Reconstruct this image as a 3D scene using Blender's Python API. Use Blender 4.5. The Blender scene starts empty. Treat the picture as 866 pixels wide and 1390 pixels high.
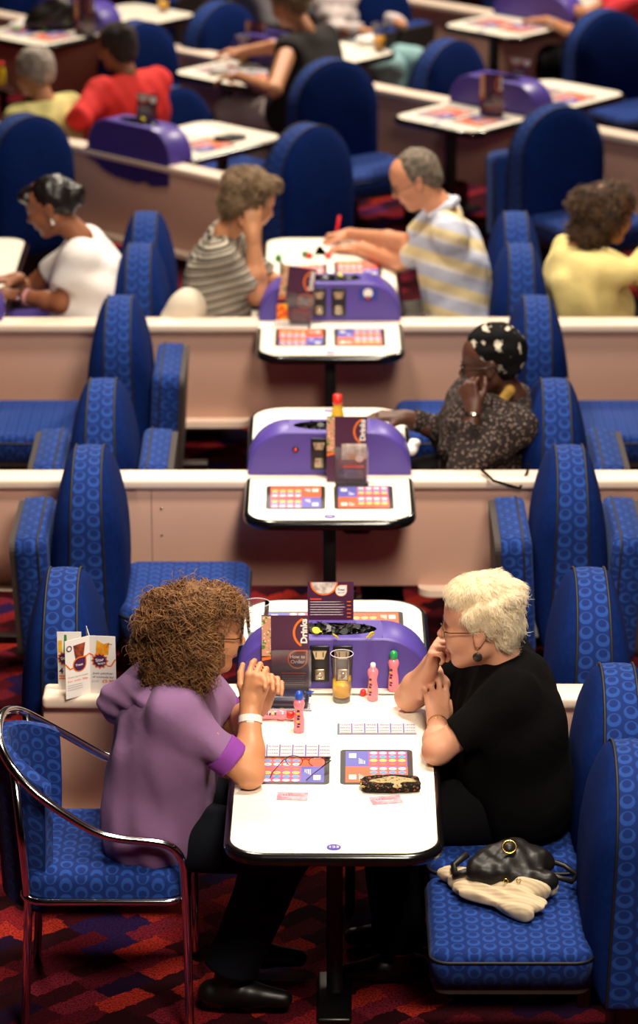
import bpy, bmesh, math, random
import numpy as np
from mathutils import Vector, Matrix, Euler

scene = bpy.context.scene
COL = scene.collection
PI = math.pi
random.seed(7)

# ------------------------------------------------------------------ camera
TH = math.radians(19.269)          # pitch below the horizon
FPX = 4653.8                       # focal length in pixels of the 866 wide frame
CAMZ, CAMY = 4.6085, -9.56
cam_data = bpy.data.cameras.new('camera')
cam = bpy.data.objects.new('camera', cam_data)
COL.objects.link(cam)
cam.location = (0, CAMY, CAMZ)
cam.rotation_euler = (PI / 2 - TH, 0, 0)
cam_data.sensor_fit = 'HORIZONTAL'
cam_data.sensor_width = 36.0
cam_data.lens = FPX / 866 * 36
cam_data.clip_start = 0.5
cam_data.clip_end = 80
cam_data.dof.use_dof = True
cam_data.dof.focus_distance = 9.75
cam_data.dof.aperture_fstop = 4.6
scene.camera = cam

# ------------------------------------------------------------------ light
world = bpy.data.worlds.new('hall'); scene.world = world
world.use_nodes = True
world.node_tree.nodes['Background'].inputs[0].default_value = (1.0, 0.86, 0.76, 1)
world.node_tree.nodes['Background'].inputs[1].default_value = 0.08

def area(name, loc, size, power, aim=None, color=(1, .86, .70), shape='DISK', spread=120):
    d = bpy.data.lights.new(name, 'AREA'); d.shape = shape; d.size = size
    d.energy = power; d.color = color; d.spread = math.radians(spread)
    o = bpy.data.objects.new(name, d); COL.objects.link(o); o.location = loc
    if aim is not None:
        o.rotation_euler = (Vector(aim) - Vector(loc)).to_track_quat('-Z', 'Y').to_euler()
    return o
area('ceiling_or_fill_lamp', (0.9, -0.6, 5.4), 1.0, 150, (0.0, -0.3, 0.7))
area('ceiling_or_fill_lamp', (-1.0, 2.3, 5.8), 1.0, 108, (0, 2.0, 0.7), spread=95)
area('ceiling_or_fill_lamp', (0.9, 5.0, 5.8), 1.0, 88, (0.1, 4.4, 0.7), spread=85)
area('ceiling_or_fill_lamp', (-1.0, 10.6, 5.8), 1.0, 180, (-0.8, 8.4, 0.7), spread=110)
area('ceiling_or_fill_lamp', (3.0, 10.2, 5.8), 1.0, 195, (0.8, 8.4, 0.7), spread=110)
area('ceiling_or_fill_lamp', (0.8, -4.6, 5.0), 1.4, 66, (0, 0.2, 0.5), spread=75)  # fill light added on the camera side to brighten upright faces

scene.view_settings.view_transform = 'Standard'
scene.view_settings.look = 'None'
scene.view_settings.gamma = 1
scene.view_settings.exposure = -0.28
scene.view_settings.use_curve_mapping = False

# ------------------------------------------------------------------ projection from the photograph
def P(px, py, z):
    a = py + 932.0; H = CAMZ - z
    Yc = H * (FPX / math.cos(TH) ** 2) / a - H * math.tan(TH)
    zc = Yc * math.cos(TH) + H * math.sin(TH)
    return Vector(((px - 433) / FPX * zc, Yc + CAMY, z))

# ------------------------------------------------------------------ materials
def s2l(c):
    if isinstance(c, str):
        c = [int(c[i:i + 2], 16) / 255 for i in (0, 2, 4)]
    return tuple(((x / 12.92) if x <= .04045 else ((x + .055) / 1.055) ** 2.4) for x in c)
MATS = {}
def mat(name, col=(.5, .5, .5), rough=.5, metal=0, spec=.5, bump=None, noise=None, sheen=0, trans=0, coat=0, emit=None):
    if name in MATS: return MATS[name]
    m = bpy.data.materials.new(name); m.use_nodes = True
    nt = m.node_tree; b = nt.nodes['Principled BSDF']
    c = s2l(col)
    b.inputs['Base Color'].default_value = (*c, 1)
    b.inputs['Roughness'].default_value = rough
    b.inputs['Metallic'].default_value = metal
    b.inputs['Specular IOR Level'].default_value = spec
    b.inputs['Coat Weight'].default_value = coat
    if sheen: b.inputs['Sheen Weight'].default_value = sheen
    if trans:
        b.inputs['Transmission Weight'].default_value = trans
        b.inputs['IOR'].default_value = 1.45
    tc = nt.nodes.new('ShaderNodeTexCoord')
    if noise:                                   # (scale, colour2, lo, hi)
        n = nt.nodes.new('ShaderNodeTexNoise'); n.inputs['Scale'].default_value = noise[0]
        n.inputs['Detail'].default_value = 5
        nt.links.new(tc.outputs['Object'], n.inputs['Vector'])
        mr = nt.nodes.new('ShaderNodeMapRange')
        mr.inputs[1].default_value = noise[2]; mr.inputs[2].default_value = noise[3]
        nt.links.new(n.outputs['Fac'], mr.inputs[0])
        mx = nt.nodes.new('ShaderNodeMix'); mx.data_type = 'RGBA'
        mx.inputs[6].default_value = (*c, 1); mx.inputs[7].default_value = (*s2l(noise[1]), 1)
        nt.links.new(mr.outputs[0], mx.inputs[0]); nt.links.new(mx.outputs[2], b.inputs['Base Color'])
    if bump:                                    # (scale, strength, distance)
        n = nt.nodes.new('ShaderNodeTexNoise'); n.inputs['Scale'].default_value = bump[0]
        n.inputs['Detail'].default_value = 4
        nt.links.new(tc.outputs['Object'], n.inputs['Vector'])
        bp = nt.nodes.new('ShaderNodeBump'); bp.inputs['Strength'].default_value = bump[1]
        bp.inputs['Distance'].default_value = bump[2]
        nt.links.new(n.outputs['Fac'], bp.inputs['Height']); nt.links.new(bp.outputs[0], b.inputs['Normal'])
    MATS[name] = m
    return m

def N(nt, op, *ins):
    n = nt.nodes.new('ShaderNodeMath'); n.operation = op
    for i, v in enumerate(ins):
        if isinstance(v, (int, float)): n.inputs[i].default_value = v
        else: nt.links.new(v, n.inputs[i])
    return n.outputs[0]

def ring_fabric(name, base, ring, base2, cw=.043, ch=.046):
    """upholstery: staggered broken rings woven into a blue cloth, from the UV map in metres"""
    m = bpy.data.materials.new(name); m.use_nodes = True; nt = m.node_tree
    b = nt.nodes['Principled BSDF']
    uv = nt.nodes.new('ShaderNodeUVMap'); sx = nt.nodes.new('ShaderNodeSeparateXYZ')
    nt.links.new(uv.outputs[0], sx.inputs[0])
    u = N(nt, 'DIVIDE', sx.outputs[0], cw); v = N(nt, 'DIVIDE', sx.outputs[1], ch)
    colid = N(nt, 'FLOOR', u)
    v2 = N(nt, 'ADD', v, N(nt, 'MULTIPLY', colid, .5))
    fu = N(nt, 'SUBTRACT', N(nt, 'FRACT', u), .5); fv = N(nt, 'SUBTRACT', N(nt, 'FRACT', v2), .5)
    r = N(nt, 'SQRT', N(nt, 'ADD', N(nt, 'MULTIPLY', fu, fu), N(nt, 'MULTIPLY', fv, fv)))
    # crescent: thickness varies round the ring
    off = N(nt, 'MULTIPLY', fv, .16)
    d = N(nt, 'ABSOLUTE', N(nt, 'SUBTRACT', r, .34))
    w = N(nt, 'ADD', .085, off)
    ringm = N(nt, 'SUBTRACT', 1.0, N(nt, 'SMOOTH_MIN', N(nt, 'DIVIDE', N(nt, 'MAXIMUM', N(nt, 'SUBTRACT', d, N(nt, 'SUBTRACT', w, .03)), 0.0), .05), 1.0, .1))
    no = nt.nodes.new('ShaderNodeTexNoise'); no.inputs['Scale'].default_value = 420; no.inputs['Detail'].default_value = 2
    nt.links.new(uv.outputs[0], no.inputs['Vector'])
    ringf = N(nt, 'MULTIPLY', ringm, N(nt, 'ADD', .35, N(nt, 'MULTIPLY', no.outputs['Fac'], .75)))
    mx = nt.nodes.new('ShaderNodeMix'); mx.data_type = 'RGBA'
    mx.inputs[6].default_value = (*s2l(base2), 1); mx.inputs[7].default_value = (*s2l(base), 1)
    nt.links.new(no.outputs['Fac'], mx.inputs[0])
    my = nt.nodes.new('ShaderNodeMix'); my.data_type = 'RGBA'
    nt.links.new(ringf, my.inputs[0]); nt.links.new(mx.outputs[2], my.inputs[6]); my.inputs[7].default_value = (*s2l(ring), 1)
    nt.links.new(my.outputs[2], b.inputs['Base Color'])
    b.inputs['Roughness'].default_value = .85; b.inputs['Specular IOR Level'].default_value = .2
    b.inputs['Sheen Weight'].default_value = .12
    b.inputs['Sheen Tint'].default_value = (.35, .5, 1, 1)
    bp = nt.nodes.new('ShaderNodeBump'); bp.inputs['Strength'].default_value = .25; bp.inputs['Distance'].default_value = .002
    nt.links.new(no.outputs['Fac'], bp.inputs['Height']); nt.links.new(bp.outputs[0], b.inputs['Normal'])
    MATS[name] = m
    return m

def carpet_mat():
    m = bpy.data.materials.new('carpet'); m.use_nodes = True; nt = m.node_tree
    b = nt.nodes['Principled BSDF']
    tc = nt.nodes.new('ShaderNodeTexCoord')
    mp = nt.nodes.new('ShaderNodeMapping'); mp.inputs['Rotation'].default_value = (0, 0, math.radians(-42))
    nt.links.new(tc.outputs['Object'], mp.inputs[0])
    nz = nt.nodes.new('ShaderNodeTexNoise'); nz.inputs['Scale'].default_value = 26; nt.links.new(tc.outputs['Object'], nz.inputs['Vector'])
    sx = nt.nodes.new('ShaderNodeSeparateXYZ'); nt.links.new(mp.outputs[0], sx.inputs[0])
    jag = N(nt, 'MULTIPLY', N(nt, 'SUBTRACT', nz.outputs['Fac'], .5), .04)
    X = N(nt, 'ADD', sx.outputs[0], jag); Y = N(nt, 'ADD', sx.outputs[1], jag)
    row = N(nt, 'FLOOR', N(nt, 'DIVIDE', Y, .075))
    wr = nt.nodes.new('ShaderNodeTexWhiteNoise'); wr.noise_dimensions = '1D'; nt.links.new(row, wr.inputs['W'])
    c = N(nt, 'FLOOR', N(nt, 'ADD', N(nt, 'DIVIDE', X, .17), N(nt, 'MULTIPLY', wr.outputs['Value'], 7.3)))
    cx = nt.nodes.new('ShaderNodeCombineXYZ'); nt.links.new(row, cx.inputs[0]); nt.links.new(c, cx.inputs[1])
    wn = nt.nodes.new('ShaderNodeTexWhiteNoise'); wn.noise_dimensions = '2D'; nt.links.new(cx.outputs[0], wn.inputs['Vector'])
    cr = nt.nodes.new('ShaderNodeValToRGB'); cr.color_ramp.interpolation = 'CONSTANT'
    stops = [(0, '3a0f16'), (.16, '8a1f26'), (.3, '2a0c12'), (.42, 'b03024'), (.54, '5c1420'), (.66, '1d0e2c'), (.74, '7a2030'), (.86, '46101a'), (.93, '2a1a4c')]
    els = cr.color_ramp.elements
    els[0].position = 0; els[0].color = (*s2l(stops[0][1]), 1)
    els[1].position = stops[1][0]; els[1].color = (*s2l(stops[1][1]), 1)
    for p_, h in stops[2:]:
        e = els.new(p_); e.color = (*s2l(h), 1)
    nt.links.new(wn.outputs['Value'], cr.inputs[0])
    fn = nt.nodes.new('ShaderNodeTexNoise'); fn.inputs['Scale'].default_value = 150; fn.inputs['Detail'].default_value = 4
    nt.links.new(tc.outputs['Object'], fn.inputs['Vector'])
    mr = nt.nodes.new('ShaderNodeMapRange'); mr.inputs[1].default_value = .42; mr.inputs[2].default_value = .62
    mr.inputs[3].default_value = .0; mr.inputs[4].default_value = .8
    nt.links.new(fn.outputs['Fac'], mr.inputs[0])
    mx = nt.nodes.new('ShaderNodeMix'); mx.data_type = 'RGBA'; mx.inputs[7].default_value = (*s2l('200a0e'), 1)
    nt.links.new(mr.outputs[0], mx.inputs[0]); nt.links.new(cr.outputs[0], mx.inputs[6])
    nt.links.new(mx.outputs[2], b.inputs['Base Color'])
    b.inputs['Roughness'].default_value = 1; b.inputs['Specular IOR Level'].default_value = .05
    bp = nt.nodes.new('ShaderNodeBump'); bp.inputs['Strength'].default_value = .5; bp.inputs['Distance'].default_value = .006
    nt.links.new(fn.outputs['Fac'], bp.inputs['Height']); nt.links.new(bp.outputs[0], b.inputs['Normal'])
    return m

def stripes(name, stops, axis, period, rough=.85, soft=False):
    """cloth with woven stripes; axis is a direction in object space, stops = [(pos, hex)...] over one period"""
    m = bpy.data.materials.new(name); m.use_nodes = True; nt = m.node_tree
    b = nt.nodes['Principled BSDF']; b.inputs['Roughness'].default_value = rough; b.inputs['Specular IOR Level'].default_value = .15
    tc = nt.nodes.new('ShaderNodeTexCoord')
    dp = nt.nodes.new('ShaderNodeVectorMath'); dp.operation = 'DOT_PRODUCT'
    nt.links.new(tc.outputs['Object'], dp.inputs[0]); dp.inputs[1].default_value = Vector(axis).normalized()
    f = N(nt, 'FRACT', N(nt, 'DIVIDE', N(nt, 'ADD', dp.outputs['Value'], 20.0), period))
    cr = nt.nodes.new('ShaderNodeValToRGB'); cr.color_ramp.interpolation = 'LINEAR' if soft else 'CONSTANT'
    els = cr.color_ramp.elements
    els[0].position = stops[0][0]; els[0].color = (*s2l(stops[0][1]), 1)
    els[1].position = stops[1][0]; els[1].color = (*s2l(stops[1][1]), 1)
    for p_, h in stops[2:]:
        e = els.new(p_); e.color = (*s2l(h), 1)
    nt.links.new(f, cr.inputs[0]); nt.links.new(cr.outputs[0], b.inputs['Base Color'])
    no = nt.nodes.new('ShaderNodeTexNoise'); no.inputs['Scale'].default_value = 14
    nt.links.new(tc.outputs['Object'], no.inputs['Vector'])
    bp = nt.nodes.new('ShaderNodeBump'); bp.inputs['Strength'].default_value = .5; bp.inputs['Distance'].default_value = .02
    nt.links.new(no.outputs['Fac'], bp.inputs['Height']); nt.links.new(bp.outputs[0], b.inputs['Normal'])
    MATS[name] = m
    return m

def spots(name, bg, fg, scale, thr, col3=None, smooth=.03):
    """cloth printed with blotches or florets"""
    m = bpy.data.materials.new(name); m.use_nodes = True; nt = m.node_tree
    b = nt.nodes['Principled BSDF']; b.inputs['Roughness'].default_value = .85; b.inputs['Specular IOR Level'].default_value = .15
    tc = nt.nodes.new('ShaderNodeTexCoord')
    vo = nt.nodes.new('ShaderNodeTexVoronoi'); vo.inputs['Scale'].default_value = scale
    wn = nt.nodes.new('ShaderNodeTexNoise'); wn.inputs['Scale'].default_value = scale * 1.6
    nt.links.new(tc.outputs['Object'], wn.inputs['Vector'])
    wa = nt.nodes.new('ShaderNodeVectorMath'); wa.operation = 'MULTIPLY_ADD'
    wa.inputs[1].default_value = (1.1 / scale,) * 3
    nt.links.new(wn.outputs['Color'], wa.inputs[0]); nt.links.new(tc.outputs['Object'], wa.inputs[2])
    nt.links.new(wa.outputs[0], vo.inputs['Vector'])
    mr = nt.nodes.new('ShaderNodeMapRange'); mr.inputs[1].default_value = thr + smooth; mr.inputs[2].default_value = thr - smooth
    nt.links.new(vo.outputs['Distance'], mr.inputs[0])
    mx = nt.nodes.new('ShaderNodeMix'); mx.data_type = 'RGBA'
    mx.inputs[6].default_value = (*s2l(bg), 1); mx.inputs[7].default_value = (*s2l(fg), 1)
    nt.links.new(mr.outputs[0], mx.inputs[0])
    out = mx.outputs[2]
    if col3:
        v2 = nt.nodes.new('ShaderNodeTexVoronoi'); v2.inputs['Scale'].default_value = scale * 1.7
        nt.links.new(tc.outputs['Object'], v2.inputs['Vector'])
        m2 = nt.nodes.new('ShaderNodeMapRange'); m2.inputs[1].default_value = thr * .8; m2.inputs[2].default_value = thr * .6
        nt.links.new(v2.outputs['Distance'], m2.inputs[0])
        mz = nt.nodes.new('ShaderNodeMix'); mz.data_type = 'RGBA'; mz.inputs[7].default_value = (*s2l(col3), 1)
        nt.links.new(m2.outputs[0], mz.inputs[0]); nt.links.new(out, mz.inputs[6]); out = mz.outputs[2]
    nt.links.new(out, b.inputs['Base Color'])
    MATS[name] = m
    return m

def clear(name, tint='ffffff', a=.12, rough=.03):
    """thin clear plastic / glass sheet: mostly transparent with a glossy film"""
    m = bpy.data.materials.new(name); m.use_nodes = True; nt = m.node_tree
    for n in list(nt.nodes): nt.nodes.remove(n)
    o = nt.nodes.new('ShaderNodeOutputMaterial'); t = nt.nodes.new('ShaderNodeBsdfTransparent')
    t.inputs[0].default_value = (*s2l(tint), 1)
    g = nt.nodes.new('ShaderNodeBsdfGlossy'); g.inputs['Roughness'].default_value = rough
    d = nt.nodes.new('ShaderNodeBsdfDiffuse'); d.inputs[0].default_value = (.8, .8, .82, 1)
    f = nt.nodes.new('ShaderNodeFresnel'); f.inputs[0].default_value = 1.5
    mx = nt.nodes.new('ShaderNodeMixShader'); mx2 = nt.nodes.new('ShaderNodeMixShader'); mx2.inputs[0].default_value = a
    nt.links.new(t.outputs[0], mx2.inputs[1]); nt.links.new(d.outputs[0], mx2.inputs[2])
    nt.links.new(f.outputs[0], mx.inputs[0]); nt.links.new(mx2.outputs[0], mx.inputs[1]); nt.links.new(g.outputs[0], mx.inputs[2])
    nt.links.new(mx.outputs[0], o.inputs[0])
    MATS[name] = m
    return m

# ------------------------------------------------------------------ mesh building
class MB:
    """collects shapes and links them as one mesh object"""
    def __init__(s): s.v = []; s.f = []; s.m = []; s.uv = []; s.mats = []; s.sm = []
    def mi(s, m):
        if m not in s.mats: s.mats.append(m)
        return s.mats.index(m)
    def add(s, vs, fs, m, uvs=None, M=None, smooth=False):
        b = len(s.v); i = s.mi(m)
        if M is not None: vs = [M @ Vector(v) for v in vs]
        s.v += [tuple(v) for v in vs]
        for k, f in enumerate(fs):
            s.f.append([b + q for q in f]); s.m.append(i); s.sm.append(smooth)
            if uvs is not None: s.uv.append(uvs[k])
            else: s.uv.append(None)
        return s
    def build(s, name, parent=None, loc=None):
        me = bpy.data.meshes.new(name)
        me.from_pydata(s.v, [], s.f)
        for m in s.mats: me.materials.append(m)
        me.polygons.foreach_set('material_index', s.m)
        me.polygons.foreach_set('use_smooth', s.sm)
        uvl = me.uv_layers.new(name='UVMap').data
        for p in me.polygons:
            u = s.uv[p.index]
            if u is None:
                n = p.normal; ax = max(range(3), key=lambda q: abs(n[q]))
                ii = [q for q in range(3) if q != ax]
                for li in p.loop_indices:
                    co = me.vertices[me.loops[li].vertex_index].co
                    uvl[li].uv = (co[ii[0]], co[ii[1]])
            else:
                for li, q in zip(p.loop_indices, u): uvl[li].uv = q
        me.update()
        o = bpy.data.objects.new(name, me); COL.objects.link(o)
        if parent is not None: o.parent = parent
        if loc is not None: o.location = loc
        return o
    # -- shapes
    def box(s, c, size, m, r=0, seg=2, M=None, smooth=None):
        bm = bmesh.new(); bmesh.ops.create_cube(bm, size=1)
        bmesh.ops.scale(bm, vec=size, verts=bm.verts)
        if r > 0:
            bmesh.ops.bevel(bm, geom=bm.edges[:] + bm.verts[:], offset=min(r, min(size) * .49), segments=seg, profile=.5, affect='EDGES')
        bmesh.ops.translate(bm, vec=c, verts=bm.verts)
        bm.verts.index_update()
        s.add([v.co.copy() for v in bm.verts], [[v.index for v in f.verts] for f in bm.faces], m, M=M, smooth=(r > 0) if smooth is None else smooth)
        bm.free(); return s
    def tube(s, pts, r, m, seg=10, closed=False, cap=True, M=None):
        pts = [Vector(p) for p in pts]; n = len(pts)
        rs = r if isinstance(r, (list, tuple)) else [r] * n
        vs = []; prev = None
        for i, p in enumerate(pts):
            if closed: t = pts[(i + 1) % n] - pts[i - 1]
            else: t = pts[min(i + 1, n - 1)] - pts[max(i - 1, 0)]
            t.normalize()
            if prev is None:
                a = Vector((0, 0, 1)) if abs(t.z) < .9 else Vector((1, 0, 0))
                x = t.cross(a).normalized()
            else:
                x = (prev - t * prev.dot(t))
                x = x.normalized() if x.length > 1e-6 else t.orthogonal().normalized()
            prev = x; y = t.cross(x)
            for k in range(seg):
                a = 2 * PI * k / seg
                vs.append(p + (x * math.cos(a) + y * math.sin(a)) * rs[i])
        fs = []
        for i in range(n if closed else n - 1):
            j = (i + 1) % n
            for k in range(seg):
                fs.append([i * seg + k, i * seg + (k + 1) % seg, j * seg + (k + 1) % seg, j * seg + k])
        if cap and not closed:
            fs.append(list(range(seg))[::-1]); fs.append([(n - 1) * seg + k for k in range(seg)])
        return s.add(vs, fs, m, M=M, smooth=True)
    def lathe(s, prof, m, seg=24, M=None, c=(0, 0, 0), smooth=True):
        vs = []; fs = []; n = len(prof)
        for r, z in prof:
            for k in range(seg):
                a = 2 * PI * k / seg; vs.append(Vector((c[0] + r * math.cos(a), c[1] + r * math.sin(a), c[2] + z)))
        for i in range(n - 1):
            for k in range(seg):
                fs.append([i * seg + k, i * seg + (k + 1) % seg, (i + 1) * seg + (k + 1) % seg, (i + 1) * seg + k])
        if prof[0][0] > 1e-5: fs.append(list(range(seg))[::-1])
        if prof[-1][0] > 1e-5: fs.append([(n - 1) * seg + k for k in range(seg)])
        return s.add(vs, fs, m, M=M, smooth=smooth)
    def prism(s, out, z0, z1, m, M=None, smooth=False, caps=True):
        n = len(out)
        vs = [(x, y, z0) for x, y in out] + [(x, y, z1) for x, y in out]
        fs = [[i, (i + 1) % n, n + (i + 1) % n, n + i] for i in range(n)]
        s.add(vs, fs, m, M=M, smooth=smooth)
        if caps: s.add(vs, [list(range(n))[::-1], list(range(n, 2 * n))], m, M=M)
        return s
    def quad(s, pts, m, M=None):
        return s.add(pts, [list(range(len(pts)))], m, M=M)
    def disc(s, c, rx, ry, m, seg=20, M=None):
        return s.quad([(c[0] + rx * math.cos(2 * PI * k / seg), c[1] + ry * math.sin(2 * PI * k / seg), c[2]) for k in range(seg)], m, M=M)
    def arc(s, c, r0, r1, a0, a1, m, seg=24, M=None):
        vs = []; fs = []
        for k in range(seg + 1):
            a = math.radians(a0 + (a1 - a0) * k / seg)
            vs += [(c[0] + r0 * math.cos(a), c[1] + r0 * math.sin(a), c[2]), (c[0] + r1 * math.cos(a), c[1] + r1 * math.sin(a), c[2])]
        for k in range(seg): fs.append([2 * k, 2 * k + 1, 2 * k + 3, 2 * k + 2])
        return s.add(vs, fs, m, M=M)
    def text(s, string, size, m, M, bold=.0, align='CENTER', width=None):
        cu = bpy.data.curves.new('t', 'FONT'); cu.body = string; cu.size = size; cu.align_x = align; cu.align_y = 'CENTER'
        cu.offset = bold * size; cu.resolution_u = 3
        o = bpy.data.objects.new('t', cu); COL.objects.link(o)
        dg = bpy.context.evaluated_depsgraph_get(); dg.update()
        me = bpy.data.meshes.new_from_object(o.evaluated_get(dg))
        vs = [v.co.copy() for v in me.vertices]
        if width and vs:
            w = max(v.x for v in vs) - min(v.x for v in vs)
            for v in vs: v.x *= width / max(w, 1e-6)
        s.add(vs, [list(p.vertices) for p in me.polygons], m, M=M)
        bpy.data.objects.remove(o); bpy.data.curves.remove(cu); bpy.data.meshes.remove(me)
        return s

def rrect(w, y0, y1, r0, r1, n=8):
    """outline, counter-clockwise, corner radius r0 at the y0 side and r1 at the y1 side"""
    pts = []
    for (cx, cy, r, a0) in ((w / 2, y0, r0, 270), (w / 2, y1, r1, 0), (-w / 2, y1, r1, 90), (-w / 2, y0, r0, 180)):
        sx = -1 if cx > 0 else 1; sy = 1 if cy == y0 else -1
        ox, oy = cx + sx * r, cy + sy * r
        for k in range(n + 1):
            a = math.radians(a0 + 90 * k / n); pts.append((ox + r * math.cos(a), oy + r * math.sin(a)))
    out = []
    for p in pts:
        if not out or (abs(p[0] - out[-1][0]) + abs(p[1] - out[-1][1])) > 1e-6: out.append(p)
    return out
def offset(out, d):
    n = len(out); res = []
    for i in range(n):
        a = Vector(out[i - 1]); b = Vector(out[i]); c = Vector(out[(i + 1) % n])
        t = (c - a).normalized(); res.append((b.x + t.y * d, b.y - t.x * d))
    return res

def root(name, label, cat, loc=(0, 0, 0), rz=0, group=None, kind=None):
    o = bpy.data.objects.new(name, None); COL.objects.link(o); o.empty_display_size = .1
    o.location = loc; o.rotation_euler = (0, 0, rz)
    return tag(o, label, cat, group, kind)
def tag(o, label=None, cat=None, group=None, kind=None):
    if label: o['label'] = label
    if cat: o['category'] = cat
    if group: o['group'] = group
    if kind: o['kind'] = kind
    return o
def dup(o, parent=None, loc=None, rz=None):
    c = o.copy(); COL.objects.link(c)
    if parent is not None: c.parent = parent
    for ch in o.children: dup(ch, c)
    if loc is not None: c.location = loc
    if rz is not None: c.rotation_euler = (0, 0, rz)
    return c

# ------------------------------------------------------------------ signed distance modelling (bodies, cloth, hair)
def _rc(X, Y, Z, a, b, r1, r2):
    ax, ay, az = a; bx, by, bz = b[0] - ax, b[1] - ay, b[2] - az
    L2 = bx * bx + by * by + bz * bz + 1e-12
    h = np.clip(((X - ax) * bx + (Y - ay) * by + (Z - az) * bz) / L2, 0, 1)
    d = np.sqrt((X - ax - h * bx) ** 2 + (Y - ay - h * by) ** 2 + (Z - az - h * bz) ** 2)
    return d - (r1 + h * (r2 - r1))
def RC(a, b, r1, r2=None, k=.01, op='u', flat=(0, 0)):
    return ('rc', tuple(a), tuple(b), r1, r1 if r2 is None else r2, k, op, flat)
def EL(c, r, R=None, k=.01, op='u'):
    return ('el', tuple(c), tuple(r), R if R is not None else Matrix.Identity(3), k, op)
def HS(p, n, k=.0):
    """keep only the side of the plane through p the normal points away from"""
    return ('hs', tuple(p), tuple(n), k)
def xform(prims, M):
    R3 = M.to_3x3(); sc = R3.col[0].length; out = []
    for p in prims:
        if p[0] == 'rc': out.append(('rc', tuple(M @ Vector(p[1])), tuple(M @ Vector(p[2])), p[3] * sc, p[4] * sc, p[5], p[6], p[7]))
        elif p[0] == 'el':
            out.append(('el', tuple(M @ Vector(p[1])), tuple(q * sc for q in p[2]), (R3 * (1 / sc)) @ p[3], p[4], p[5]))
        else: out.append(('hs', tuple(M @ Vector(p[1])), tuple((R3 * (1 / sc)) @ Vector(p[2])), p[3]))
    return out
def sdf(name, prims, vox, material, parent=None, disp=None, matfn=None, mats=None, smooth_it=0, origin=None):
    lo = np.array([1e9] * 3); hi = -lo
    for p in prims:
        if p[0] == 'hs': continue
        if p[-2 if p[0] == 'rc' else -1] == 's': continue
        if p[0] == 'rc': cs = [p[1], p[2]]; r = max(p[3], p[4])
        else: cs = [p[1]]; r = max(p[2])
        for c in cs:
            lo = np.minimum(lo, np.array(c) - r); hi = np.maximum(hi, np.array(c) + r)
    lo -= 3 * vox + .012; hi += 3 * vox + .012
    n = np.ceil((hi - lo) / vox).astype(int) + 1
    ax = [(lo[i] + np.arange(n[i]) * vox).astype(np.float32) for i in range(3)]
    D = np.full(n, .2, np.float32)
    MG = .035 + 2 * vox
    for p in prims:
        if p[0] == 'hs':
            x, y, z = ax[0][:, None, None], ax[1][None, :, None], ax[2][None, None, :]
            q, nn = p[1], Vector(p[2]).normalized()
            D = np.maximum(D, (x - q[0]) * nn[0] + (y - q[1]) * nn[1] + (z - q[2]) * nn[2]); continue
        k = p[5] if p[0] == 'rc' else p[4]; op = p[6] if p[0] == 'rc' else p[5]
        if p[0] == 'rc':
            r = max(p[3], p[4]) + MG + k; pl = np.minimum(p[1], p[2]) - r; ph = np.maximum(p[1], p[2]) + r
        else:
            r = max(p[2]) + MG + k; pl = np.array(p[1]) - r; ph = np.array(p[1]) + r
        i0 = np.maximum(((pl - lo) / vox).astype(int), 0); i1 = np.minimum(((ph - lo) / vox).astype(int) + 2, n)
        if (i1 <= i0).any(): continue
        sl = tuple(slice(i0[i], i1[i]) for i in range(3))
        x, y, z = ax[0][sl[0]][:, None, None], ax[1][sl[1]][None, :, None], ax[2][sl[2]][None, None, :]
        if p[0] == 'rc':
            d = _rc(x, y, z, p[1], p[2], p[3], p[4])
            if p[7][0] or p[7][1]:
                a, b = Vector(p[1]), Vector(p[2]); u = (b - a).normalized()
                if p[7][1]: d = np.maximum(d, (x - b.x) * u.x + (y - b.y) * u.y + (z - b.z) * u.z)
                if p[7][0]: d = np.maximum(d, -((x - a.x) * u.x + (y - a.y) * u.y + (z - a.z) * u.z))
        else:
            R = p[3]; dx, dy, dz = x - p[1][0], y - p[1][1], z - p[1][2]; rr = p[2]
            lx = dx * R[0][0] + dy * R[1][0] + dz * R[2][0]
            ly = dx * R[0][1] + dy * R[1][1] + dz * R[2][1]
            lz = dx * R[0][2] + dy * R[1][2] + dz * R[2][2]
            k0 = np.sqrt((lx / rr[0]) ** 2 + (ly / rr[1]) ** 2 + (lz / rr[2]) ** 2)
            k1 = np.sqrt((lx / rr[0] ** 2) ** 2 + (ly / rr[1] ** 2) ** 2 + (lz / rr[2] ** 2) ** 2) + 1e-9
            d = k0 * (k0 - 1) / k1
        A = D[sl]
        if op == 'u':
            if k > 0:
                h = np.clip(k - np.abs(A - d), 0, None) / k
                D[sl] = np.minimum(A, d) - h * h * k * .25
            else: D[sl] = np.minimum(A, d)
        else:
            d = -d
            if k > 0:
                h = np.clip(k - np.abs(A - d), 0, None) / k
                D[sl] = np.maximum(A, d) + h * h * k * .25
            else: D[sl] = np.maximum(A, d)
    if disp is not None:
        idx = np.argwhere(np.abs(D) < .03 + vox)
        pts = lo + idx * vox
        D[idx[:, 0], idx[:, 1], idx[:, 2]] += disp(pts[:, 0], pts[:, 1], pts[:, 2]).astype(np.float32)
    # keep border outside
    D[0] = D[-1] = .1; D[:, 0] = D[:, -1] = .1; D[:, :, 0] = D[:, :, -1] = .1
    S = D < 0
    c = [S[i:n[0] - 1 + i, j:n[1] - 1 + j, k:n[2] - 1 + k] for i in (0, 1) for j in (0, 1) for k in (0, 1)]
    anyv = c[0].copy(); allv = c[0].copy()
    for q in c[1:]: anyv |= q; allv &= q
    act = np.argwhere(anyv & ~allv)
    if len(act) == 0: return None
    offs = np.array([(i, j, k) for i in (0, 1) for j in (0, 1) for k in (0, 1)])
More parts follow.
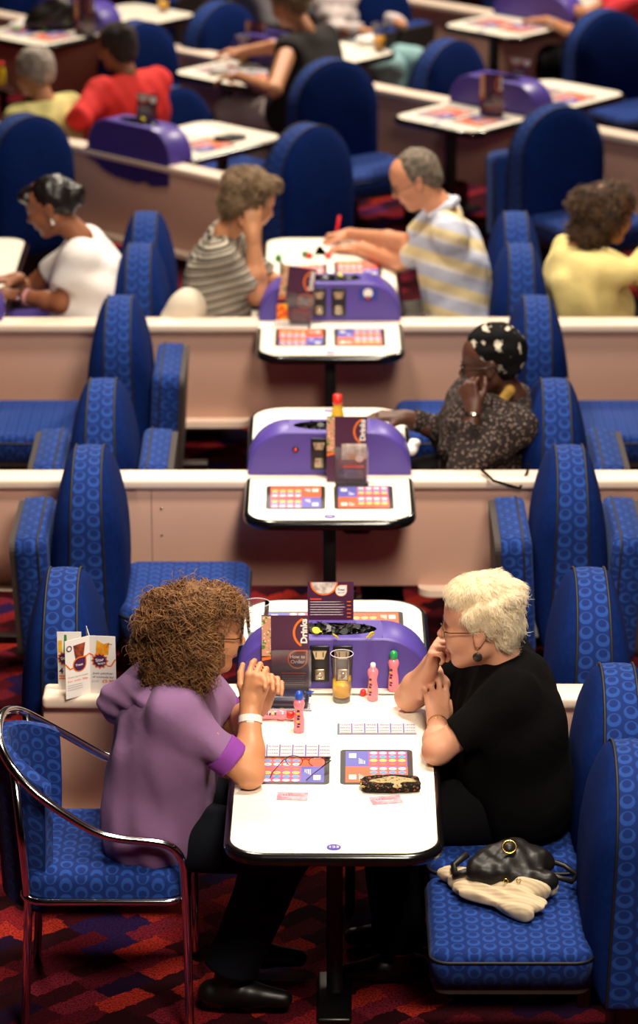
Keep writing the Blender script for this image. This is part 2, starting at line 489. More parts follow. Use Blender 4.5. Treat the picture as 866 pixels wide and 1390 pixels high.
    V8 = np.stack([D[act[:, 0] + o[0], act[:, 1] + o[1], act[:, 2] + o[2]] for o in offs], 1)
    acc = np.zeros((len(act), 3)); cnt = np.zeros(len(act))
    for e0 in range(8):
        for b in (1, 2, 4):
            if e0 & b: continue
            e1 = e0 | b
            a0, a1 = V8[:, e0], V8[:, e1]
            m = (a0 < 0) != (a1 < 0)
            t = np.where(m, a0 / np.where(m, a0 - a1, 1), 0)
            p_ = offs[e0][None] + t[:, None] * (offs[e1] - offs[e0])[None]
            acc[m] += p_[m]; cnt[m] += 1
    vs = lo + (act + acc / cnt[:, None]) * vox
    idm = np.full(n, -1, np.int32); idm[act[:, 0], act[:, 1], act[:, 2]] = np.arange(len(act))
    quads = []
    for a in range(3):
        b_, c_ = (a + 1) % 3, (a + 2) % 3
        s0 = [slice(0, n[i]) for i in range(3)]; s1 = list(s0)
        s0[a] = slice(0, n[a] - 1); s1[a] = slice(1, n[a])
        A, B = S[tuple(s0)], S[tuple(s1)]
        e = np.argwhere(A != B)
        e = e[(e[:, b_] > 0) & (e[:, c_] > 0)]
        ub = np.zeros(3, int); ub[b_] = 1; uc = np.zeros(3, int); uc[c_] = 1
        g = lambda q: idm[q[:, 0], q[:, 1], q[:, 2]]
        q4 = np.stack([g(e - ub - uc), g(e - uc), g(e), g(e - ub)], 1)
        ins = S[e[:, 0], e[:, 1], e[:, 2]]
        q4[~ins] = q4[~ins][:, ::-1]
        quads.append(q4)
    q = np.concatenate(quads); q = q[(q >= 0).all(1)]
    for _ in range(smooth_it):
        s = np.zeros_like(vs); w = np.zeros(len(vs))
        for i in range(4):
            a_, b2 = q[:, i], q[:, (i + 1) % 4]
            for d_ in range(3): s[:, d_] += np.bincount(a_, vs[b2, d_], len(vs)) + np.bincount(b2, vs[a_, d_], len(vs))
            w += np.bincount(a_, minlength=len(vs)) + np.bincount(b2, minlength=len(vs))
        vs = vs * .5 + .5 * s / np.maximum(w, 1)[:, None]
    o = npmesh(name, vs, q, mats or [material], parent, matfn=matfn, origin=origin)
    return o
def npmesh(name, vs, q, mats, parent=None, matfn=None, origin=None, smooth=True):
    vs = np.asarray(vs, float); q = np.asarray(q, int)
    if origin is not None: vs = vs - np.array(origin)
    me = bpy.data.meshes.new(name); k = q.shape[1]
    me.vertices.add(len(vs)); me.vertices.foreach_set('co', vs.astype(np.float32).ravel())
    me.loops.add(q.size); me.loops.foreach_set('vertex_index', q.ravel().astype(np.int32))
    me.polygons.add(len(q)); me.polygons.foreach_set('loop_start', np.arange(0, q.size, k, dtype=np.int32))
    for m in mats: me.materials.append(m)
    me.polygons.foreach_set('use_smooth', np.full(len(q), smooth))
    if matfn is not None:
        c = vs[q].mean(1)
        if origin is not None: c = c + np.array(origin)
        me.polygons.foreach_set('material_index', matfn(c).astype(np.int32))
    me.update(calc_edges=True); me.validate()
    o = bpy.data.objects.new(name, me); COL.objects.link(o)
    if parent is not None: o.parent = parent
    return o
def wob(amp, freq, seed=0):
    rs = np.random.RandomState(seed); W = rs.normal(size=(7, 3)); W /= np.linalg.norm(W, axis=1)[:, None]
    ph = rs.uniform(0, 6.28, 7); fr = freq * rs.uniform(.6, 1.7, 7)
    def f(x, y, z):
        s = 0
        for w, p, q in zip(W, ph, fr): s = s + np.sin((x * w[0] + y * w[1] + z * w[2]) * q + p)
        return amp * s / 3.0
    return f
def strands(name, roots, normals, flow, length, r, material, parent, curl=(0, 0), steps=12, lift=.004, seed=0, sides=3, jitter=.35, origin=None, wave=0, turns=2.5):
    """many fine tubes: roots (n,3), flow(pos)->unit direction"""
    rs = np.random.RandomState(seed); n = len(roots)
    p = roots.copy(); N_ = normals.copy(); path = [p.copy()]
    L = length * rs.uniform(.6, 1.25, n); jit = rs.normal(0, jitter, (n, 3))
    ph = rs.uniform(0, 6.28, n); cr = rs.uniform(curl[0], curl[1], n) if curl[1] else np.zeros(n)
    hand = rs.choice([-1, 1], n)
    for i in range(steps):
        f = flow(p) + jit; f -= N_ * (f * N_).sum(1)[:, None] * .85
        f /= np.linalg.norm(f, axis=1)[:, None] + 1e-9
        p = p + f * (L / steps)[:, None]
        path.append(p.copy())
    path = np.stack(path, 1)                                   # n,steps+1,3
    T = np.gradient(path, axis=1); T /= np.linalg.norm(T, axis=2)[:, :, None] + 1e-9
    A = np.cross(T, N_[:, None, :]); A /= np.linalg.norm(A, axis=2)[:, :, None] + 1e-9
    B = np.cross(A, T)
    t = np.linspace(0, 1, steps + 1)[None, :]
    ang = ph[:, None] + hand[:, None] * t * 6.28 * turns * rs.uniform(.7, 1.3, n)[:, None]
    grow = np.minimum(1, t * 3)
    path = path + (A * np.cos(ang)[:, :, None] + B * np.sin(ang)[:, :, None]) * (cr[:, None] * grow)[:, :, None] + N_[:, None, :] * (lift * np.sin(t * 2.6))[:, :, None]
    T = np.gradient(path, axis=1); T /= np.linalg.norm(T, axis=2)[:, :, None] + 1e-9
    A = np.cross(T, N_[:, None, :] + .01); A /= np.linalg.norm(A, axis=2)[:, :, None] + 1e-9
    B = np.cross(A, T)
    rad = r * (1 - .75 * t ** 2)
    V = []
    for k in range(sides):
        a = 2 * PI * k / sides
        V.append(path + (A * math.cos(a) + B * math.sin(a)) * rad[:, :, None])
    V = np.stack(V, 2)                                         # n,steps+1,sides,3
    idx = np.arange(n * (steps + 1) * sides).reshape(n, steps + 1, sides)
    qs = []
    for k in range(sides):
        k2 = (k + 1) % sides
        qs.append(np.stack([idx[:, :-1, k], idx[:, :-1, k2], idx[:, 1:, k2], idx[:, 1:, k]], -1).reshape(-1, 4))
    return npmesh(name, V.reshape(-1, 3), np.concatenate(qs), [material], parent, origin=origin)
# ------------------------------------------------------------------ materials used by the furniture
F_RING = ring_fabric('blue ring upholstery', '0c2a70', '214a9a', '0a225c')
F_PLAIN = mat('blue upholstery', '09235f', .95, spec=.08, bump=(500, .3, .002), noise=(60, '081d52', .35, .65))
PIPE = mat('black piping', '14141a', .6)
UNDER = mat('seat underside', '2a1f1b', .7)
BLK = mat('black metal', '0b0a0b', .35)
GLOSS = mat('black gloss edge', '0c0b0c', .18, coat=.4)
CREAM = mat('cream laminate', 'f6eedd', .32, spec=.4)
CAPM = mat('cream cap', 'f3dfcc', .35, noise=(3, 'eed7c2', .3, .7))
PANEL = mat('pink beige panel', 'd3ab98', .5, noise=(1.5, 'cda28e', .3, .7))
PURP = mat('purple moulding', '51409a', .38, spec=.5)
PURPE = mat('purple moulding edge', '3c2c78', .4)
CHROME = mat('chrome', 'd8d4d2', .12, metal=1)
NICKEL = mat('worn nickel', 'b9a98c', .3, metal=1)
DARK = mat('matt black', '060506', .9, spec=.1)
WHITE = mat('white paper', 'f4f1ec', .7)
CARPET = carpet_mat()

fl = MB().quad([(-7, -12, 0), (7, -12, 0), (7, 20, 0), (-7, 20, 0)], CARPET).build('floor')
tag(fl, kind='structure')
# the far and side walls of the hall, beyond the frame of the photograph
WALLM = mat('hall wall', '6a4a52', .9)
for nm, a, b in (('wall_left', (-7, -12), (-7, 20)), ('wall_right', (7, 20), (7, -12)), ('wall_back', (-7, 20), (7, 20)), ('wall_front', (7, -12), (-7, -12))):
    tag(MB().quad([(a[0], a[1], 0), (b[0], b[1], 0), (b[0], b[1], 8), (a[0], a[1], 8)], WALLM).build(nm), kind='structure')
ce = MB().quad([(-7, -12, 8), (-7, 20, 8), (7, 20, 8), (7, -12, 8)], mat('ceiling paint', '4a4446', .9)).build('ceiling')
tag(ce, kind='structure')

ANG = math.atan2(-.678, .735)
def frame(kind, u, n):
    """a point on the plan: the near block is square to the view, the far block is turned by 42.7 degrees"""
    if kind == 'near': return Vector((u, n, 0)), 0.0
    return Vector((.735 * u + .678 * n, -.678 * u + .735 * n, 0)), ANG

# ------------------------------------------------------------------ low partitions
def partition(kind, u0, u1, n, label, gaps=(), seams=(), endcap=True):
    """panel + rounded cap + foot ledge, standing on black posts; gaps are the table bays, where there is no ledge"""
    loc, rz = frame(kind, u0, n); L = u1 - u0
    t = root('low_partition', label, 'partition', loc, rz)
    MB().box((L / 2, 0, .495), (L, .05, .38), PANEL, .004).build('panel', t)
    MB().box((L / 2, 0, .700), (L, .118, .040), CAPM, .014, 4).build('cap', t)
    g = MB(); x = 0
    edges = [0] + [v - u0 for pr in gaps for v in pr] + [L]
    for i in range(0, len(edges), 2):
        a, b = edges[i], edges[i + 1]
        if b - a < .05: continue
        m = MB()
        out = rrect(b - a, -.085, .085, .05, .05)
        out = [(px + (a + b) / 2, py) for px, py in out]
        m.prism(out, .285, .309, CAPM, smooth=False)
        m.build('foot_ledge', t)
    for x in np.arange(.12, L, .8):
        MB().box((x, 0, .145), (.03, .05, .29), BLK, .003).build('post', t)
    if seams:
        m = MB()
        for sx in seams: m.box((sx - u0, -.0255, .515), (.003, .002, .40), mat('seam', '8a6d60', .7))
        m.build('panel_joint', t)
        for sx in seams:
            for z in (.60, .50):
                b = MB().lathe([(.0, .004), (.004, .003), (.0055, 0)][::-1], NICKEL, 12, M=Matrix.Translation((sx - u0 + .035, -.0255, z)) @ Matrix.Rotation(PI / 2, 4, 'X'))
                b.build('bolt', t)
    return t

# ------------------------------------------------------------------ tables
OVC = [mat('oval white', 'e8e4ea', .5), mat('oval blue', '58a0d0', .5), mat('oval yellow', 'e8d840', .5), mat('oval orange', 'e8603c', .5)]
SH_P = mat('sheet violet', '5a5cb0', .45); SH_O = mat('sheet orange', 'e8603a', .45); SH_R = mat('sheet magenta', 'c84a6a', .45)
INSF = mat('insert frame', '2c2826', .35)
CODE = mat('barcode ink', '777a88', .6)
def insert_mesh(flip, digits=True):
    """play panel set in the table top: black frame, printed sheet"""
    m = MB()
    out = rrect(.206, -.1225, .1225, .014, .014, 5)
    m.prism(out, 0, .0012, INSF)
    M = Matrix.Translation((0, 0, .0014)) @ Matrix.Rotation(PI if flip else 0, 4, 'Z')
    w, h = .176, .222
    for half, bg in ((0, SH_P), (1, SH_O)):
        y1 = h / 2 - half * h / 2; y0 = y1 - h / 2
        m.quad([(-w / 2, y0, 0), (w / 2, y0, 0), (w / 2, y1, 0), (-w / 2, y1, 0)], bg, M)
        x0 = -w / 2 + .066
        m.quad([(x0, y0 + .004, .0002), (w / 2 - .002, y0 + .004, .0002), (w / 2 - .002, y1 - .004, .0002), (x0, y1 - .004, .0002)], SH_R if half == 0 else SH_O, M)
        for r in range(4):
            yy = y1 - .014 - r * .0262
            if r: m.quad([(x0, yy + .0120, .0003), (w / 2 - .002, yy + .0120, .0003), (w / 2 - .002, yy + .0142, .0003), (x0, yy + .0142, .0003)], SH_P, M)
            for c in range(4):
                xx = x0 + .014 + c * .0268
                m.disc((xx, yy, .0004), .0112, .0098, OVC[r], 14, M)
                m.quad([(xx - .005, yy - .002, .0005), (xx + .005, yy - .002, .0005), (xx + .005, yy + .002, .0005), (xx - .005, yy + .002, .0005)], CODE, M)
        # code block and small print
        cx = -w / 2 + .020; cy = (y0 + y1) / 2 + .022 - .04 * half
        m.quad([(cx - .010, cy - .016, .0003), (cx + .010, cy - .016, .0003), (cx + .010, cy + .016, .0003), (cx - .010, cy + .016, .0003)], WHITE, M)
        for q in range(5):
            m.quad([(cx - .007, cy - .011 + q * .005, .0005), (cx + .007, cy - .011 + q * .005, .0005), (cx + .007, cy - .0085 + q * .005, .0005), (cx - .007, cy - .0085 + q * .005, .0005)], CODE, M)
        for q in range(4):
            m.quad([(cx + .018 + q * .005, y0 + .02, .0003), (cx + .020 + q * .005, y0 + .02, .0003), (cx + .020 + q * .005, y0 + .06 - q * .006, .0003), (cx + .018 + q * .005, y0 + .06 - q * .006, .0003)], OVC[0], M)
    return m
BADGE = mat('badge violet', '3b2a9a', .4)
def table(kind, u, n, front, depth, label, inserts=(), badge='', rz_extra=0, r=.10, pedestal=None, group=None):
    """half table: front=True runs towards -n from the partition, else towards +n"""
    loc, rz = frame(kind, u, n)
    t = root('bingo_table', label, 'table', loc, rz + rz_extra, group)
    w = .575
    y0, y1 = (-depth, -.035) if front else (.10, depth)
    out = rrect(w, y0, y1, r if front else .015, .015 if front else r, 10)
    m = MB(); m.prism(offset(out, -.006), .690, .720, CREAM); m.build('tabletop', t)
    # bulged black moulding
    e = MB(); nO = len(out); prof = [(-.008, .7205), (.002, .7195), (.009, .713), (.011, .703), (.009, .693), (.002, .686), (-.008, .684)]
    rings = [offset(out, d) for d, _ in prof]; vs = []; fs = []
    for rg, (_, z) in zip(rings, prof): vs += [(x, y, z) for x, y in rg]
    for i in range(len(prof) - 1):
        for k in range(nO): fs.append([i * nO + (k + 1) % nO, i * nO + k, (i + 1) * nO + k, (i + 1) * nO + (k + 1) % nO])
    e.add(vs, fs, GLOSS, smooth=True)
    e.build('edge_moulding', t)
    sgn = -1 if front else 1
    py = pedestal if pedestal is not None else sgn * min(depth - .16, .62)
    MB().box((0, py, .36), (.046, .046, .66), BLK, .006).box((0, py * .5, .665), (.05, abs(py), .035), BLK, .004).build('pedestal', t)
    MB().box((0, py, .010), (.10, .30, .018), BLK, .008).build('pedestal_foot', t)
    for (ix, iy, fl_) in inserts:
        o = insert_mesh(fl_).build('play_panel', t); o.location = (ix, iy, .7201)
    if badge is not None:
        b = MB(); by = y0 + .045 if front else y1 - .045
        b.lathe([(.0195, 0), (.0195, .0012), (0, .0013)], BADGE, 28, smooth=False)
        if badge: b.text(badge, .0165, OVC[0], Matrix.Translation((0, 0, .0018)), bold=.02, width=.025)
        else: b.quad([(-.009, -.003, .0018), (.009, -.003, .0018), (.009, .003, .0018), (-.009, .003, .0018)], OVC[0])
        o = b.build('number_badge', t); o.location = (0, by, .7201)
        tag(o, 'violet round badge with a white number')
    return t

# ------------------------------------------------------------------ purple consoles on the partitions
def console_mesh():
    """loaf with rounded shoulders, recess for counters in the top"""
    w, d, h, R = .58, .155, .160, .145
    out = []
    for k in range(13):
        a = math.radians(90 * k / 12); out.append((w / 2 - R + R * math.cos(a), h - R + R * math.sin(a)))
    for k in range(13):
        a = math.radians(90 + 90 * k / 12); out.append((-w / 2 + R + R * math.cos(a), h - R + R * math.sin(a)))
    return w, d, h, R, out
def console(kind, u, n, label, plates=(), hang=False, sticker=False, group=None, rz_extra=0, lamp=None):
    loc, rz = frame(kind, u, n)
    t = root('bingo_console', label, 'console', loc + Vector((0, 0, .7205)), rz + rz_extra, group)
    w, d, h, R, arch = console_mesh()
    yf, yb = -.060, .098
    m = MB(); n_ = len(arch)
    # shoulders and top as a strip; the flat top part is cut by an oval recess
    bev = .006
    layers = [(yf, -bev), (yf + bev * .4, -bev * .25), (yf + bev, 0), (yb - bev, 0), (yb - bev * .4, -bev * .25), (yb, -bev)]
    cz = h / 2
    def ring(y, s): return [(x * (1 + s / (w / 2)), y, z + (s if z > .02 else 0)) for x, z in [(w / 2, 0)] + arch + [(-w / 2, 0)]]
    L = [ring(y, s) for y, s in layers]; q = len(L[0]); vs = sum(L, []); fs = []
    hole = 13          # the flat segment between the two shoulders
    for i in range(len(L) - 1):
        for k in range(q - 1):
            if i == 2 and k == hole: continue
            fs.append([i * q + k, i * q + k + 1, (i + 1) * q + k + 1, (i + 1) * q + k])
    m.add(vs, fs, PURP, smooth=True)
    m.add(L[0], [list(range(q))[::-1]], PURP); m.add(L[-1], [list(range(q))], PURP)
    # top with oval hole
    xa = w / 2 - R; y0, y1 = yf + bev, yb - bev; yc = (y0 + y1) / 2; rx, ry = .128, .052; S = 40
    ov = []; rc = []
    for k in range(S):
        a = 2 * PI * k / S; c, s_ = math.cos(a), math.sin(a)
        ov.append((rx * c, yc + ry * s_, h)); f = 1 / max(abs(c) / xa, abs(s_) / ((y1 - y0) / 2))
        rc.append((f * c, yc + f * s_, h))
    m.add(ov + rc, [[k, S + k, S + (k + 1) % S, (k + 1) % S] for k in range(S)], PURP)
    m.build('console_body', t)
    b = MB(); vs = []
    for f, z in ((1, h), (.97, h - .02), (.86, h - .036), (.5, h - .042), (.01, h - .043)):
        vs += [(rx * f * math.cos(2 * PI * k / S), yc + ry * f * math.sin(2 * PI * k / S), z) for k in range(S)]
    b.add(vs, [[i * S + (k + 1) % S, i * S + k, (i + 1) * S + k, (i + 1) * S + (k + 1) % S] for i in range(4) for k in range(S)], DARK, smooth=True)
    b.build('counter_tray', t)
    for px_ in plates:
        p = MB().box((px_, yf - .003, .080), (.058, .007, .116), BLK, .003)
        o = p.build('coin_plate', t)
        c = MB(); z0 = .124
        c.prism([(-.021, 0), (-.013, -.026), (.013, -.026), (.021, 0)], 0, .006, NICKEL, M=Matrix.Translation((px_, yf - .0065, z0)) @ Matrix.Rotation(PI / 2, 4, 'X'))
        for sx in (-.0105, .0105): c.box((px_ + sx, yf - .013, z0 - .011), (.003, .003, .016), BLK, 0)
        c.build('coin_slot', o); c = MB()
        c.box((px_, yf - .010, .048), (.030, .006, .034), NICKEL, .003)
        c.tube([(px_ + .008 * math.cos(a), yf - .015, .046 + .008 * math.sin(a)) for a in np.linspace(0, 6.283, 13)[:-1]], .002, CHROME, 6, closed=True)
        c.build('coin_return', o)
    if lamp is not None:
        MB().lathe([(.011, 0), (.011, .004), (0, .006)], BLK, 16, M=Matrix.Translation((lamp, yf, .095)) @ Matrix.Rotation(PI / 2, 4, 'X')).lathe([(.006, .004), (.0055, .009), (0, .011)], mat('red button', 'e03020', .3), 12, M=Matrix.Translation((lamp, yf, .095)) @ Matrix.Rotation(PI / 2, 4, 'X')).build('call_button', t)
    if sticker:
        k = MB().box((.155, yf - .001, .112), (.075, .002, .050), mat('sticker blue', '27389a', .4), 0)
        k.lathe([(.019, 0), (.019, .001), (0, .0011)], WHITE, 20, M=Matrix.Translation((.155, yf - .002, .118)) @ Matrix.Rotation(PI / 2, 4, 'X'), smooth=False)
        k.build('wheelchair_sticker', t)
    if hang:        # the skirt that hangs over the partition where there is no table on that side
        o2 = [(-.29, 0), (-.275, -.045), (-.22, -.06), (-.16, -.095), (-.08, -.115), (.08, -.125), (.13, -.11), (.18, -.125), (.29, -.105), (.29, 0)][::-1]
        MB().prism(o2, 0, .012, PURPE, M=Matrix.Translation((0, yf - .004, .004)) @ Matrix.Rotation(PI / 2, 4, 'X')).build('skirt', t)
    return t

# ------------------------------------------------------------------ booth seats
def arch_outline(w, z0, z1, r, n=14):
    hw = w / 2; pts = []
    for k in range(4): a = math.radians(270 + 90 * k / 3); pts.append((hw - .03 + .03 * math.cos(a), z0 + .03 + .03 * math.sin(a)))
    for k in range(1, 6): pts.append((hw, z0 + .03 + (z1 - r - z0 - .03) * k / 6))
    for k in range(2 * n + 1): a = PI * k / (2 * n); pts.append((r * math.cos(a), z1 - r + r * math.sin(a)))
    for k in range(5, 0, -1): pts.append((-hw, z0 + .03 + (z1 - r - z0 - .03) * k / 6))
    for k in range(4): a = math.radians(180 + 90 * k / 3); pts.append((-hw + .03 + .03 * math.cos(a), z0 + .03 + .03 * math.sin(a)))
    return pts
def backrest_parts():
    out = arch_outline(.48, .27, .95, .24); n = len(out)
    def g(z): t = (z - .27) / .68; return .046 + .022 * (1 - t)
    def bul(z): t = (z - .27) / .68; return .018 + .055 * math.sin(PI * min(1, max(0, (1 - t) * .92 + .05))) ** .8
    m = MB(); al = [0]
    for i in range(1, n + 1): al.append(al[-1] + (Vector(out[i % n]) - Vector(out[i - 1])).length)
    # gusset strip
    vs = []; cols = 5
    for i in range(n):
        y, z = out[i]
        for c in range(cols): f = c / (cols - 1) * 2 - 1; vs.append((f * g(z), y * (1 + .012 * (1 - f * f)), z + (.004 * (1 - f * f) if z > .7 else 0)))
    fs = []; uvs = []
    for i in range(n):
        j = (i + 1) % n
        for c in range(cols - 1):
            fs.append([i * cols + c, i * cols + c + 1, j * cols + c + 1, j * cols + c])
            u0 = (c / (cols - 1)) * .086; u1 = ((c + 1) / (cols - 1)) * .086
            uvs.append([(u0, al[i]), (u1, al[i]), (u1, al[i + 1]), (u0, al[i + 1])])
    m.add(vs, fs, F_RING, uvs, smooth=True)
    for sx in (-1, 1):
        cy, cz = 0, .60; scs = [1, .975, .92, .82, .66, .46, .24, .02]
        vs = []
        for s_ in scs:
            for y, z in out:
                zz = cz + (z - cz) * s_; f = (1 - s_ ** 6) ** .5
                vs.append((sx * (g(z) * (s_) + g(zz) * (1 - s_) + bul(zz) * f), y * s_, zz))
        fs = []
        for i in range(len(scs) - 1):
            for k in range(n):
                q = [i * n + k, i * n + (k + 1) % n, (i + 1) * n + (k + 1) % n, (i + 1) * n + k]
                fs.append(q if sx > 0 else q[::-1])
        m.add(vs, fs, F_PLAIN, smooth=True)
    pm = MB()
    for sx in (-1, 1):
        pm.tube([(sx * (g(z) + .001), y * 1.006, z + (.002 if z > .7 else 0)) for y, z in out], .0042, PIPE, 6, closed=True)
    return m, pm
def cushion_parts():
    """seat pad, local origin at hinge edge; extends +x"""
    m = MB(); w, d, h = .44, .50, .105
    nx, ny = 12, 12; top = []
    def prof(px, py):
        ex = min(px, w - px) ; ey = min(py + d / 2, d / 2 - py)
        f = min(ex, ey)
        return h - .030 * max(0, 1 - f / .05) ** 2.2 + .008 * math.sin(PI * px / w) * math.cos(PI * py / d)
    bm = bmesh.new()
    bmesh.ops.create_cube(bm, size=1); bmesh.ops.scale(bm, vec=(w, d, h), verts=bm.verts)
    bmesh.ops.bevel(bm, geom=[e for e in bm.edges if abs(e.verts[0].co.z - e.verts[1].co.z) > .01], offset=.05, segments=5, profile=.5, affect='EDGES')
    bmesh.ops.bevel(bm, geom=[e for e in bm.edges if e.verts[0].co.z > 0 and e.verts[1].co.z > 0 and len(e.link_faces) == 2 and abs(e.link_faces[0].normal.z - e.link_faces[1].normal.z) > .5], offset=.028, segments=4, profile=.5, affect='EDGES')
    bmesh.ops.translate(bm, vec=(w / 2, 0, h / 2), verts=bm.verts)
    bm.verts.index_update()
    m.add([v.co.copy() for v in bm.verts], [[v.index for v in f.verts] for f in bm.faces], F_RING, smooth=True)
    bm.free()
    o = offset(rrect(w, -d / 2, d / 2, .05, .05, 5), .001)
    pm = MB().tube([(x + w / 2, y, h - .03) for x, y in o], .0042, PIPE, 6, closed=True)
    un = MB().prism(offset(rrect(w, -d / 2, d / 2, .05, .05, 5), -.008), -.022, .002, UNDER, M=Matrix.Translation((w / 2, 0, 0)))
    return m, pm, un
_bk = backrest_parts(); _cu = cushion_parts()
_proto = {}
def _obj(mb, name):
    o = mb.build(name); me = o.data; bpy.data.objects.remove(o); return me
ME = {'backrest': _obj(_bk[0], 'backrest'), 'backrest_piping': _obj(_bk[1], 'backrest_piping'),
      'cushion': _obj(_cu[0], 'seat_cushion'), 'cushion_piping': _obj(_cu[1], 'cushion_piping'), 'cushion_board': _obj(_cu[2], 'cushion_board')}
fm = MB().box((0, 0, .15), (.07, .30, .30), BLK, .006).box((0, 0, .012), (.20, .36, .024), BLK, .006)
ME['frame'] = _obj(fm, 'seat_frame')
bk_ = MB().box((.17, 0, .318), (.22, .05, .028), BLK, .004).box((.09, 0, .25), (.04, .05, .14), BLK, .004)
ME['bracket'] = _obj(bk_, 'seat_bracket')
def link(me, name, parent, loc=(0, 0, 0), rot=(0, 0, 0)):
    o = bpy.data.objects.new(name, me); COL.objects.link(o); o.parent = parent; o.location = loc; o.rotation_euler = rot
    return o
def seat(kind, u, n, left, right, label, group='blue booth seats', dz=0, rz_extra=0, tilt=0):
    """left / right: None, 'down' or 'up'"""
    loc, rz = frame(kind, u, n)
    t = root('booth_seat', label, 'seat', loc, rz + rz_extra, group)
    b = link(ME['backrest'], 'backrest', t, (0, 0, dz)); link(ME['backrest_piping'], 'piping', b)
    link(ME['frame'], 'seat_frame', t, (0, 0, 0))
    for side, st in ((-1, left), (1, right)):
        if st is None: continue
        rzc = 0 if side > 0 else PI
        if st == 'down':
            c = link(ME['cushion'], 'seat_cushion', t, (side * .105, 0, .352), (0, 0, rzc))
            link(ME['cushion_piping'], 'piping', c); link(ME['cushion_board'], 'underside_board', c)
            link(ME['bracket'], 'seat_bracket', t, (side * .02, 0, -.005), (0, 0, rzc))
        else:
            # folded up against the backrest, underside facing out
            ry = -math.radians(86) if side > 0 else -math.radians(86)
            c = bpy.data.objects.new('seat_cushion', ME['cushion']); COL.objects.link(c); c.parent = t
            c.matrix_local = Matrix.Translation((side * .218, 0, .262)) @ Matrix.Rotation(rzc, 4, 'Z') @ Matrix.Rotation(math.radians(-87), 4, 'Y')
            link(ME['cushion_piping'], 'piping', c); link(ME['cushion_board'], 'underside_board', c)
            bb = link(ME['bracket'], 'seat_bracket', t, (side * .06, 0, -.06), (0, 0, rzc))
    return t
# ------------------------------------------------------------------ near block: partitions, tables, consoles, seats
TX = .045
partition('near', -.825, 2.6, 0.0 - .05, 'cream topped low partition nearest the camera, behind the curly haired woman', gaps=((TX - .34, TX + .34),))
partition('near', -2.4, 2.6, 1.97, 'middle low partition with two bolts in its panel, behind the white haired woman', gaps=((TX - .33, TX + .31),), seams=(-.595,))
partition('near', -2.6, 2.6, 3.94, 'third low partition from the camera, in front of the striped polo man', gaps=((TX - .33, TX + .31),))
IN = [(-.118, True), (.118, False)]
table('near', TX + .006, -.05 + .01, True, 1.172, 'long white bingo table badged 123 where the two nearest women sit', [(x, -.587, f) for x, f in IN], '123', rz_extra=-.010, pedestal=-.62)
table('near', TX, -.05, False, .765, 'white bingo table just behind the nearest purple console with an empty glass', [(.118, .53, True), (-.118, .53, False)], None, r=.13)
table('near', TX - .008, 1.97, True, .50, 'short empty white bingo table in front of the middle partition', [(x, -.255, f) for x, f in IN], '')
table('near', TX - .008, 1.97, False, .79, 'white bingo table where the woman in the headscarf sits', [], '', r=.13)
table('near', TX, 3.94, True, .51, 'short white bingo table with papers on it, in front of the third partition', [(x, -.25, f) for x, f in IN], '')
table('near', TX + .005, 3.94, False, 1.33, 'long white bingo table between striped shirt woman and striped polo man', [(.118, .80, True), (-.118, .80, False)], None, r=.10)
table('near', TX - 1.63, 3.94, False, 1.33, 'white bingo table at the left edge where the woman in white sits', [], None, r=.10)
console('near', TX, .022, 'nearest purple console with two coin plates, behind the orange juice glass', plates=(-.043, .026))
console('near', TX - .008, 2.02, 'middle purple console with tall drinks menu and red topped bottle', plates=(-.037,), lamp=-.12)
console('near', TX, 3.99, 'third purple console with two coin plates and blue sticker, beside tilted menu', plates=(-.045, .035), sticker=True, lamp=.155)
console('near', TX - 1.63, 3.99, 'purple console cut by the left edge beside the woman in white')

SL, SR = -.785, .855
seat('near', SR, -.46, 'down', None, 'seat whose cushion the white haired woman sits on')
seat('near', SR - .01, -1.02, 'down', None, 'nearest seat at bottom right with black handbag on its cushion')
seat('near', SR - .02, .34, 'down', None, 'seat just behind the white haired woman beyond the nearest partition')
seat('near', SL, .34, None, 'down', 'seat behind the tripanel price card, left of the nearest console')
seat('near', SL, 1.56, 'up', 'down', 'tall left seat in front of middle partition with right cushion folded down')
seat('near', SR, 1.56, 'up', 'up', 'right seat in front of middle partition with both cushions folded up')
seat('near', SL, 2.34, 'up', 'up', 'left seat just behind the middle partition with both cushions up')
seat('near', SR, 2.34, 'down', 'up', 'seat behind the woman in the headscarf')
seat('near', SL, 3.46, 'down', 'up', 'left seat in front of third partition with cushion down at the left edge')
seat('near', SR, 3.46, 'down', 'down', 'right seat in front of third partition with both cushions down')
seat('near', SL + .04, 4.265, 'down', 'down', 'seat right behind the woman in white, nearest the third partition')
seat('near', SL + .04, 4.80, 'down', 'down', 'seat behind the woman in white, farther of the two')
seat('near', SR - .02, 4.265, 'down', 'down', 'seat behind the striped polo man, nearest the third partition')
seat('near', SR - .01, 4.80, 'down', 'down', 'seat behind the striped polo man, farther of the two')

# ------------------------------------------------------------------ far block, turned to the right
partition('far', -7.6, -4.48, 4.43, 'angled low partition carrying the purple console with a hanging skirt')
partition('far', -9.4, -2.3, 6.43, 'angled low partition running across the middle of the back area', gaps=((-8.2, -7.6), (-6.6, -6.0), (-4.97, -4.37), (-3.35, -2.75)))
partition('far', -7.25, -3.0, 8.42, 'angled low partition farthest back at top right', gaps=((-6.4, -5.75),))
UA, UB, UC, UE, UG, UD = -5.32, -6.28, -4.68, -7.86, -3.08, -6.05
console('far', UA, 4.45, 'dark fronted purple console with hanging skirt, right of the man in red', hang=True)
table('far', UA, 4.43, False, .80, 'angled white table beyond the skirted purple console', [(.118, .38, True)], None)
FI = [(x, -.27, f) for x, f in IN]
table('far', UB, 6.43, True, .52, 'angled white table where the woman in black top sits', FI, None)
table('far', UB, 6.43, False, .74, 'angled white table with a glass of lager behind the woman in black', [], None)
console('far', UB, 6.45, 'purple console mostly hidden behind the woman in black top')
